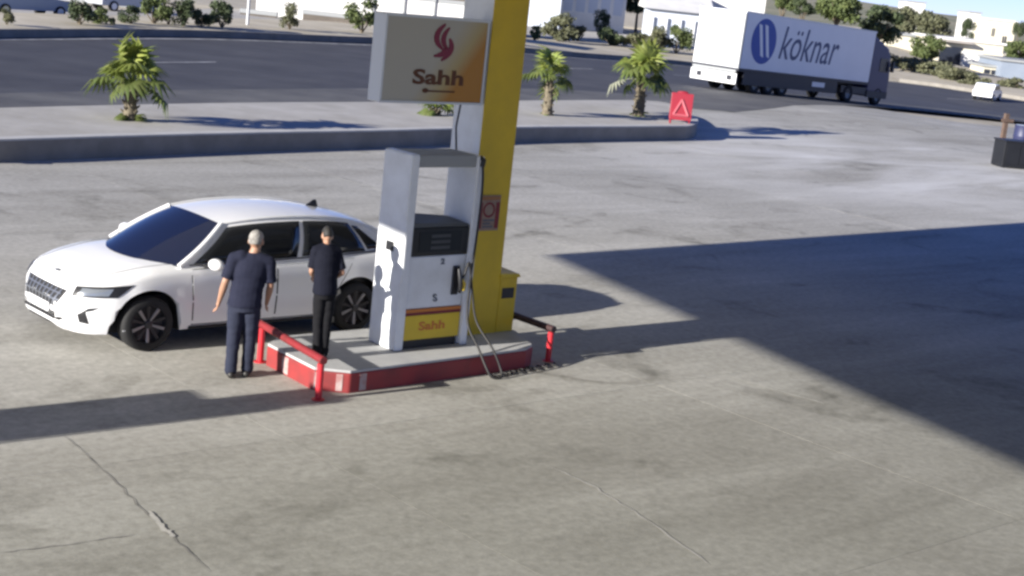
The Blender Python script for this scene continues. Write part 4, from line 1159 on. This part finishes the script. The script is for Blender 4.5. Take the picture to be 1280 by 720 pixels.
# vehicles on the far road, top left
p = at(28, 20); small_car(p + Vector((0, 0, .02)), R(56), M['van_blue'], 'pale blue car behind the verge in the top left corner', 5.4, 'cars on the far road')
p = at(155, 14); small_car(p, R(52), M['silver'], 'silver car on the far road above the left palm', 4.4, 'cars on the far road')

# ================================================================== VEGETATION
def fan_leaf_mesh(name, L, blade, seed, droop, m):
    r_ = random.Random(seed); mb = MB()
    pts = []; n = 6
    for k in range(n + 1):
        t = k / n; pts.append(Vector((L * t, 0, L * (0.55 * t - droop * t * t))))
    mb.tube(pts, [0.022 - 0.012 * k / n for k in range(n + 1)], 5)
    end = pts[-1]; d = (pts[-1] - pts[-2]).normalized(); sd_ = Vector((0, 1, 0)); up_ = sd_.cross(d) * -1
    ns = 13
    for k in range(ns):
        a = R(-115 + 230 * k / (ns - 1)); ln = blade * r_.uniform(.8, 1.05) * (1 - .25 * abs(a) / R(115))
        dirv = (d * math.cos(a) + sd_ * math.sin(a)).normalized(); nrm = up_
        perp = dirv.cross(nrm).normalized(); w = ln * 0.115
        p1 = end + dirv * ln * .55 + nrm * ln * .05; p2 = end + dirv * ln + nrm * -ln * (.22 + r_.uniform(0, .2)) + Vector((0, 0, -ln * .12))
        mb.add([end + perp * w * .15, end - perp * w * .15, p1 - perp * w, p1 + perp * w, p2, p1 + nrm * w * .5, end + nrm * w * .1],
               [(6, 5, 3, 0), (1, 2, 5, 6), (3, 5, 4), (5, 2, 4)])
    return mb.mesh(name, m, 60)


def palm(loc, H, CW, n, label, seed, trunk_r=.14, skirt=8, rot=0):
    r_ = random.Random(seed)
    t = thing('fan_palm', loc, rot, label, 'palm', 'young fan palms on the median')
    mb = MB(); k = 7; pts = [(r_.uniform(-.02, .02), r_.uniform(-.02, .02), H * i / k) for i in range(k + 1)]
    mb.tube(pts, [trunk_r * (1.35 - .5 * i / k) for i in range(k + 1)], 10)
    tk = part('trunk', mb, M['trunk'], t, smooth=60)
    mb = MB()
    for i in range(26):       # leaf-base stubs
        a = i * 2.399; z_ = H * (.08 + .9 * i / 26); rr = trunk_r * (1.3 - .45 * z_ / H)
        dv = Vector((math.cos(a), math.sin(a), .9)).normalized(); p0 = Vector((math.cos(a) * rr * .8, math.sin(a) * rr * .8, z_))
        mb.tube([p0, p0 + dv * .14], [.035, .02], 4)
    st = part('leaf_base', mb, M['trunk'], tk); st['kind'] = 'stuff'
    L = CW * .25; bl_ = CW * .26
    kinds = [fan_leaf_mesh('frond', L, bl_, seed + q, dr, mm) for q, (dr, mm) in enumerate([(.10, M['frond']), (.30, M['frond']), (.55, M['frond']), (.70, M['frond_dark']), (.85, M['frond_dark'])])]
    dry = fan_leaf_mesh('frond', L * 1.0, bl_ * .8, seed + 9, .75, M['frond_dry'])
    for i in range(n):
        f_ = i / n; q = min(4, int(f_ * 5)); me = kinds[q]
        if i == n - 1 and n > 25: me = dry
        o = bpy.data.objects.new('frond', me); COL.objects.link(o); o.parent = t
        o.location = (0, 0, H * (1.0 - .10 * f_)); tilt = R(-66 + 58 * f_ + r_.uniform(-24, 20))
        o.rotation_euler = (0, tilt + R(0), i * 2.399 + r_.uniform(-.3, .3)); s_ = r_.uniform(.65, 1.2); o.scale = (s_, s_, s_)
        o.rotation_euler.rotate_axis('X', r_.uniform(-.4, .4))
    for i in range(skirt):    # suckers round the foot
        o = bpy.data.objects.new('frond', kinds[4 if i % 3 else 3]); COL.objects.link(o); o.parent = t
        o.location = (r_.uniform(-.08, .08), r_.uniform(-.08, .08), .05); o.scale = (.40, .40, .40) if H < 1 else (.28, .28, .28); o.rotation_euler = (0, R(r_.uniform(-60, -5)), i * 2.1)
    return t


p = at(162, 152, KH - .06); palm(p, 0.88, 2.15, 24, 'bushy young fan palm on the median left of the sign', 21, .13, 14)
p = at(683, 145, KH - .06); palm(p, 1.25, 2.05, 20, 'fan palm just right of the yellow pillar', 34, .13, 4)
p = at(797, 146, KH - .06); palm(p, 1.32, 2.75, 26, 'widest fan palm beside the red board at the median end', 48, .16, 6)
p = at(543, 147, KH - .06); palm(p, 0.25, 1.3, 18, 'low fan palm showing under the box sign', 55, .1, 8)


def crown_mesh(seed, rx, ry, rz, m, n=900, leaf=.10, clumps=11):
    r_ = random.Random(seed); cl = []
    for _ in range(clumps):
        a = r_.uniform(0, 6.283); e = r_.uniform(-.75, 1.0); rr = r_.uniform(.35, .80)
        cl.append((Vector((math.cos(a) * rr * rx * math.sqrt(max(0, 1 - e * e * .6)), math.sin(a) * rr * ry * math.sqrt(max(0, 1 - e * e * .6)), e * rz * .7)), r_.uniform(.28, .5)))
    vs = []; fs = []
    for i in range(n):
        c, k = cl[i % clumps]
        while True:
            d = Vector((r_.gauss(0, 1), r_.gauss(0, 1), r_.gauss(0, 1)))
            if d.length > .01: break
        d.normalize(); rad = k * (r_.random() ** .4)
        p = c + Vector((d.x * rx, d.y * ry, d.z * rz)) * rad
        s_ = leaf * r_.uniform(.6, 1.4)
        a = Vector((r_.gauss(0, 1), r_.gauss(0, 1), r_.gauss(0, 1))).normalized(); b = a.cross(d).normalized() * s_ * .55; a = b.cross(d * .4 + Vector((0, 0, .3)) + a * .5).normalized() * s_
        o = len(vs); vs += [p - a, p + b, p + a, p - b]; fs.append((o, o + 1, o + 2, o + 3))
    mb = MB(); mb.v = [tuple(v_) for v_ in vs]; mb.f = fs; mb.m = [0] * len(fs)
    me = bpy.data.meshes.new('crown'); me.from_pydata(mb.v, [], fs); me.materials.append(m); me.update()
    return me


def bush(name, loc, w, h, m, label, cat, seed, trunk=.18, n=700, group=None, leaf=None):
    t = thing(name, loc, random.Random(seed).uniform(0, 6), label, cat, group)
    th = h * trunk
    o = bpy.data.objects.new('crown', crown_mesh(seed, w / 2, w / 2, (h - th) / 2, m, n, leaf or w * .05)); COL.objects.link(o); o.parent = t; o.location = (0, 0, th + (h - th) / 2)
    mb = MB(); r_ = random.Random(seed)
    mb.tube([(0, 0, -.1), (.02, .01, th * .6), (.03, -.02, th + h * .25)], [w * .05, w * .04, w * .025], 7)
    for k in range(4):
        a = k * 1.7; mb.tube([(.02, 0, th * .8), (math.cos(a) * w * .2, math.sin(a) * w * .2, th + h * .30), (math.cos(a) * w * .3, math.sin(a) * w * .3, th + h * .5)], [w * .025, w * .018, w * .008], 5)
    part('trunk', mb, M['bark'], t)
    return t


# shrubs on the far verge: (px, py base, width px, height px, material)
D_ = {'leaf': 'green', 'leaf_dark': 'dark', 'leaf_olive': 'pale olive'}
vb = [(8, 32, 16, 22, 'leaf_olive', 'pale shrub on the verge at the left edge'),
      (100, 32, 30, 32, 'leaf_dark', 'dark shrub on the verge above the left palm'),
      (140, 33, 8, 12, 'leaf_dark', 'tiny dark shrub on the verge between two bigger ones'),
      (192, 31, 34, 34, 'leaf', 'green shrub on the verge, left of the dark pair'),
      (229, 34, 28, 36, 'leaf_dark', 'tall dark shrub, left of the pair by the lamp post'),
      (277, 36, 30, 34, 'leaf_dark', 'tall dark shrub just left of the thin lamp post'),
      (362, 38, 22, 34, 'leaf_olive', 'thin pale shrub alone on the verge right of the lamp post'),
      (452, 42, 34, 46, 'leaf', 'loose green shrub beside the left end of the box sign'),
      (697, 53, 40, 34, 'leaf_olive', 'olive shrub on the verge behind the pillar'),
      (750, 50, 20, 38, 'leaf_dark', 'narrow dark conifer like shrub on the verge'),
      (764, 58, 34, 24, 'leaf_dark', 'low dark shrub at the foot of the narrow one'),
      (822, 66, 34, 34, 'leaf_olive', 'olive shrub behind the widest palm'),
      (845, 68, 30, 40, 'leaf', 'green shrub beside the rear of the trailer'),
      (122, 31, 22, 22, 'leaf', 'green shrub on the verge right of the first dark shrub'),
      (163, 31, 22, 24, 'leaf_dark', 'dark shrub on the verge under the silver car'),
      (210, 32, 18, 26, 'leaf', 'slim green shrub squeezed between two shrubs'),
      (252, 35, 22, 26, 'leaf_dark', 'low dark shrub between the two tall dark ones'),
      (722, 52, 22, 20, 'leaf_olive', 'low olive shrub left of the narrow conifer like one'),
      (797, 62, 30, 22, 'leaf_olive', 'low olive shrub just above the widest palm'),
      (668, 52, 16, 20, 'leaf', 'small shrub touching the yellow pillar edge')]
for i, (px, py, wp, hp_, mm, lb) in enumerate(vb):
    p = at(px, py, .30); D = p.length; bush('verge_shrub', p, 1.25 * wp / F_PX * D, hp_ / F_PX * D, M[mm], lb, 'shrub', 100 + i, .02, 1500, 'shrubs on the far verge')
# shrubs along the right stretch of the road
rb = [(1122, 88, 26, 20), (1145, 92, 26, 18), (1168, 97, 28, 20), (1192, 104, 28, 18), (1215, 109, 24, 16), (1262, 112, 24, 14), (1134, 89, 22, 16), (1180, 99, 22, 16), (1204, 104, 20, 15)]
lbs = ['grey green shrub nearest the cab of the truck', 'second grey green shrub from the truck cab', 'third grey green shrub right of the truck cab', 'grey green shrub below the white house arch', 'grey green shrub behind the small white car', 'low shrub at the right edge by the grey wall', 'small grey green shrub between the first two by the cab', 'small grey green shrub below the round tree', 'small grey green shrub in front of the arched house']
for i, (px, py, wp, hp_) in enumerate(rb):
    p = at(px, py, .1); D = p.length; bush('roadside_shrub', p, 1.6 * wp / F_PX * D, hp_ / F_PX * D, M['leaf_olive'], lbs[i], 'shrub', 160 + i, .02, 1100, 'shrubs along the road on the right')


def place(px, pyb, pyt, Y, wp, m, label, seed, n=900, group='trees behind the road'):
    """tree standing at distance Y whose crown spans pyb..pyt in the picture"""
    g_ = pt(px, pyb, Y); D = Y / math.cos(PITCH) * 1.02; top = pt(px, pyt, Y)
    base = hgt(g_.x, g_.y) - .1
    t = thing('tree', (g_.x, g_.y, base), seed * 1.3, label, 'tree', group)
    h = top.z - g_.z; w = 1.15 * wp / F_PX * D
    o = bpy.data.objects.new('crown', crown_mesh(seed, w / 2, w / 2, h / 2 * 1.1, m, n, max(.10, w * .042))); COL.objects.link(o); o.parent = t; o.location = (0, 0, (g_.z + top.z) / 2 - base)
    mb = MB(); zc = (g_.z + top.z) / 2 - base
    mb.tube([(0, 0, 0), (.05, .02, zc * .5), (0, .05, zc)], [w * .045, w * .035, w * .02], 7)
    for k in range(5):
        a = k * 1.3; mb.tube([(.02, 0, zc * .7), (math.cos(a) * w * .22, math.sin(a) * w * .22, zc * 1.08)], [w * .02, w * .008], 5)
    part('trunk', mb, M['bark'], t)
    return t


tl = [(797, 18, -14, 212, 36, 'leaf_dark', 'very dark tree between the white hall and the shed'),
      (978, 16, -12, 165, 34, 'leaf', 'leftmost tree above the trailer roof'),
      (1003, 20, -2, 160, 28, 'leaf_dark', 'small dark tree above the trailer lettering'),
      (1045, 30, -10, 165, 52, 'leaf', 'broad tree above the middle of the trailer'),
      (1098, 56, 8, 172, 50, 'leaf_dark', 'dark round tree behind the truck cab'),
      (1153, 77, 44, 200, 38, 'leaf', 'round tree in front of the cream house'),
      (1160, 54, 14, 262, 40, 'leaf_olive', 'pale tree on the slope above the white house'),
      (1125, 46, 8, 275, 46, 'leaf_olive', 'hazy olive tree at the left end of the slope'),
      (1207, 50, 24, 300, 18, 'leaf_dark', 'small dark tree between the two hillside houses'),
      (1272, 46, 22, 300, 14, 'leaf_dark', 'slim dark tree at the right picture edge'),
      (1270, 76, 52, 235, 34, 'leaf', 'green tree above the grey sheet wall')]
for i, (px, b_, t_, Y, wp, mm, lb) in enumerate(tl): place(px, b_, t_, Y, wp, M[mm], lb, 200 + i, 3000)


# ================================================================== BUILDINGS
def building(name, label, cat, px0, px1, pyb, pyt, Y, depth, wallm, roofm=None, roof='flat', windows=(), rz=0.0, over=.3):
    """front wall spans px0..px1 at distance Y; pyb, pyt measured at its middle"""
    a = pt(px0, (pyb + pyt) / 2, Y); b_ = pt(px1, (pyb + pyt) / 2, Y); mid_ = (px0 + px1) / 2
    z0 = pt(mid_, pyb, Y).z; z1 = pt(mid_, pyt, Y).z; w = b_.x - a.x
    base = min(z0, hgt((a.x + b_.x) / 2, Y)) - .3
    t = thing(name, (a.x, Y, base), rz, label, cat)
    H = z1 - base
    mb = MB(); mb.lo_hi((0, 0, 0), (w, depth, H)); part('wall', mb, wallm, t)
    rm = roofm or M['roof_grey']
    if roof == 'flat':
        mb = MB(); mb.lo_hi((-over, -over, H + .003), (w + over, depth + over, H + .28)); part('roof', mb, rm, t)
    else:
        mb = MB(); rh = roof
        mb.loft([[(-over, -over, H + .003), (w + over, -over, H + .003), (w + over, depth + over, H + .003), (-over, depth + over, H + .003)], [(-over + .0, depth / 2 - .1, H + rh), (w + over, depth / 2 - .1, H + rh), (w + over, depth / 2 + .1, H + rh), (-over, depth / 2 + .1, H + rh)]]); part('roof', mb, rm, t)
    for (x0, x1, q0, q1, kind) in windows:      # fractions of width / of visible height
        zz0 = (z0 - base) + q0 * (z1 - z0); zz1 = (z0 - base) + q1 * (z1 - z0)
        mb = MB(); mb.lo_hi((x0 * w, -.05, zz0), (x1 * w, .02, zz1)); wn = part(kind, mb, M['winglass'] if kind != 'wall_panel' else M['wall_pale'], t)
        if kind == 'window':
            mb = MB(); mb.lo_hi((x0 * w - .06, -.10, zz0 - .1), (x1 * w + .06, .0, zz0 - .005)); part('sill', mb, wallm, wn)
            mb = MB(); mb.lo_hi(((x0 + x1) / 2 * w - .04, -.07, zz0), ((x0 + x1) / 2 * w + .04, -.051, zz1)); part('frame', mb, wallm, wn)
    return t


building('white_hall', 'long white hall behind the verge at the top left', 'hall', 322, 470, 22, -60, 110, 14, M['wall_white'], windows=[(.12, .2, .62, .85, 'window'), (.4, .48, .62, .85, 'window')])
w_ = building('panel_fence', 'white panel fence with posts above the box sign', 'fence', 462, 600, 24, 2, 104, .25, M['wall_white'], roof='flat', over=.0)
for k in range(5):
    mb = MB(); mb.lo_hi((.2 + k * 2.05, -.12, 0), (.32 + k * 2.05, -.002, 3.3)); part('fence_post', mb, M['roof_grey'], w_)
building('dark_store', 'dark shuttered store behind the panel fence', 'building', 540, 640, 6, -60, 150, 10, M['brownwall'])
building('blue_white_hall', 'bluish white hall with pilasters right of the pillar', 'hall', 705, 786, 17, -60, 205, 20, M['wall_white'],
         windows=[(.03 + k * .195, .17 + k * .195, .0, .97, 'wall_panel') for k in range(5)])
building('grey_store', 'low grey store at the left of the bluish hall', 'building', 640, 704, 14, -50, 196, 9, M['wall_pale'])
sh = building('open_shed', 'low open shed with pale roof beside the trailer', 'shed', 812, 884, 33, 14, 188, 12, M['wall_pale'], M['wall_white'], roof=1.8, over=.8)
for k in range(5):
    mb = MB(); mb.lo_hi((.2 + k * 1.7, -.5, 0), (.42 + k * 1.7, -.28, 3.4)); part('shed_post', mb, M['wall_white'], sh)
building('white_house_far', 'white building behind the open shed', 'house', 818, 960, 6, -40, 230, 14, M['wall_white'], windows=[(.3, .36, .3, .7, 'window'), (.5, .56, .3, .7, 'window')])
# boundary walls behind the far road on the left
for (x0, x1, b_, t_, Y, lb, mm) in ((-60, 240, 14, 2, 100, 'dull wall behind the cars in the top left corner', 'brownwall'), (300, 345, 30, 18, 105, 'short brown wall beside the lamp post', 'brownwall'), (378, 470, 32, 22, 105, 'low brown wall left of the box sign', 'brownwall')):
    building('boundary_wall', lb, 'wall', x0, x1, b_, t_, Y, .4, M[mm], over=.05)
# white house with an arch on the right
h = building('arched_house', 'cream house with dark arched porch right of the truck', 'house', 1168, 1252, 96, 52, 206, 12, M['wall_cream'], M['wall_white'],
             windows=[(.06, .40, .28, .80, 'porch_opening'), (.62, .70, .42, .66, 'window'), (.82, .90, .42, .66, 'window')])
mb = MB(); mb.lo_hi((3.4, -1.2, 0), (6.0, -.055, 3.6)); part('porch_wing', mb, M['wall_white'], h)
mb = MB(); mb.lo_hi((.3, -1.6, 4.6), (4.4, -.052, 4.9)); part('porch_roof', mb, M['roof_tile'], h)
building('cream_house', 'cream wall of a house between the truck cab and round tree', 'house', 1108, 1142, 74, 44, 222, 10, M['wall_cream'])
building('hillside_house', 'pale square house on the hillside at the right', 'house', 1232, 1268, 60, 26, 310, 10, M['wall_cream'], M['wall_white'], windows=[(.2, .3, .4, .7, 'window'), (.6, .75, .0, .45, 'window')])
building('hillside_block', 'narrow white block left of the hillside house', 'building', 1210, 1224, 42, 16, 330, 9, M['wall_white'])
building('ridge_house', 'tiny white house on the ridge at the skyline', 'house', 1134, 1156, 16, 3, 360, 9, M['wall_white'])
building('sheet_wall', 'blue grey sheet metal shed cut by the right edge', 'shed', 1250, 1330, 104, 80, 190, 10, M['wall_grey'], windows=[])
building('gate_lodge', 'low cream lodge above the small white car', 'building', 1228, 1248, 104, 84, 192, 6, M['wall_cream'], windows=[(.05, .9, .55, .85, 'window')])
# thin lamp post on the verge and one beyond
p = at(309, 34, .25); lp_ = thing('lamp_post', p, 0, 'thin pale lamp post standing on the far verge', 'lamp post')
mb = MB(); mb.tube([(0, 0, 0), (0, 0, 5.5)], [.09, .06], 8); part('post', mb, M['post'], lp_)
mb = MB(); mb.lathe([(0, .0), (0, .2), (.05, .2), (.08, .1)], (0, 0, 0), 'z', 10); part('base', mb, M['post'], lp_)
mb = MB(); mb.tube([(0, 0, 5.4), (.8, -.6, 5.8)], .04, 6); mb.box((1.0, -.75, 5.82), (.5, .2, .1)); part('lamp_head', mb, M['post'], lp_)
# A-frame board at the median end
p = at(849, 154, KH - .02); rbd = thing('warning_board', p, PHI - R(45), 'small red folding board with paler triangle at the median end', 'sign')
wB, hB = .74, 1.02
for s_ in (-1, 1):
    mb = MB()
    bot, top = s_ * .24, s_ * .03
    mb.slab([(-wB / 2, bot, 0.12), (wB / 2, bot, 0.12), (wB / 2, top, hB), (-wB / 2, top, hB)], (0, s_ * .97, .2), .03); pn = part('board_panel', mb, M['redboard'], rbd, bevel=.01)
    mb = MB()
    def onp(x, z_): return (x, bot + (top - bot) * (z_ - .12) / (hB - .12) + s_ * .034, z_ + .006)
    for A, C in (((-.26, .28), (0, .80)), ((.26, .28), (0, .80)), ((-.26, .28), (.26, .28))): mb.tube([onp(*A), onp(*C)], .05, 5)
    part('triangle', mb, M['pinkboard'], pn)
    for x in (-wB / 2 + .05, wB / 2 - .05):
        mb = MB(); mb.tube([(x, bot + s_ * .02, -.02), (x, top, hB)], .025, 6); part('leg', mb, M['redboard'], rbd)
mb = MB(); mb.ball((0, 0, hB + .02), (.2, .06, .06), 10, 6); part('handle', mb, M['redboard'], rbd)
# dark cabinet, timber post and blue drum at the right edge
p = at(1268, 211); sc_ = p.length / F_PX
cb = thing('steel_cabinet', p, R(12), 'dark low steel cabinet cut by the right picture edge', 'cabinet')
mb = MB(); mb.lo_hi((-.50, 0, 0.03), (.75, .8, .92)); part('cabinet_body', mb, M['darkbox'], cb, bevel=.02)
mb = MB(); mb.lo_hi((-.53, -.03, .923), (.78, .83, .97)); part('cabinet_top', mb, M['blackplastic'], cb)
mb = MB(); mb.lo_hi((-.42, -.02, .15), (.10, -.001, .82)); mb.lo_hi((.14, -.02, .15), (.68, -.001, .82)); part('cabinet_door', mb, M['darkbox'], cb)
for x in (-.4, .65):
    mb = MB(); mb.lo_hi((x - .05, .05, 0), (x + .05, .75, .029)); part('foot', mb, M['blackplastic'], cb)
p = at(1259, 203) ; ps = thing('timber_post', p + Vector((.0, 1.0, 0)), .3, 'weathered brown timber post behind the dark cabinet', 'post')
mb = MB(); mb.box((0, 0, .85), (.17, .15, 1.7), None, .9); part('post', mb, M['wood'], ps); mb = MB(); mb.box((.02, -.08, 1.45), (.5, .04, .12)); part('cross_piece', mb, M['wood'], ps)
dr_ = thing('blue_drum', p + Vector((.75, 1.1, 0)), 0, 'dark blue drum behind the steel cabinet at the right edge', 'drum')
mb = MB(); mb.lathe([(0, 0), (0, .33), (.03, .35), (.42, .34), (.45, .355), (.48, .34), (.88, .34), (.91, .355), (.94, .34), (1.28, .34), (1.31, .35), (1.33, .33), (1.31, 0)], (0, 0, 0), 'z', 24); part('drum_shell', mb, M['bluetarp'], dr_, smooth=40)
mb = MB(); mb.lathe([(1.315, .0), (1.315, .31), (1.345, .31), (1.345, 0)], (0, 0, 0), 'z', 20); part('drum_lid', mb, M['wall_grey'], dr_)

for m_ in list(bpy.data.meshes):
    if m_.users == 0: bpy.data.meshes.remove(m_)
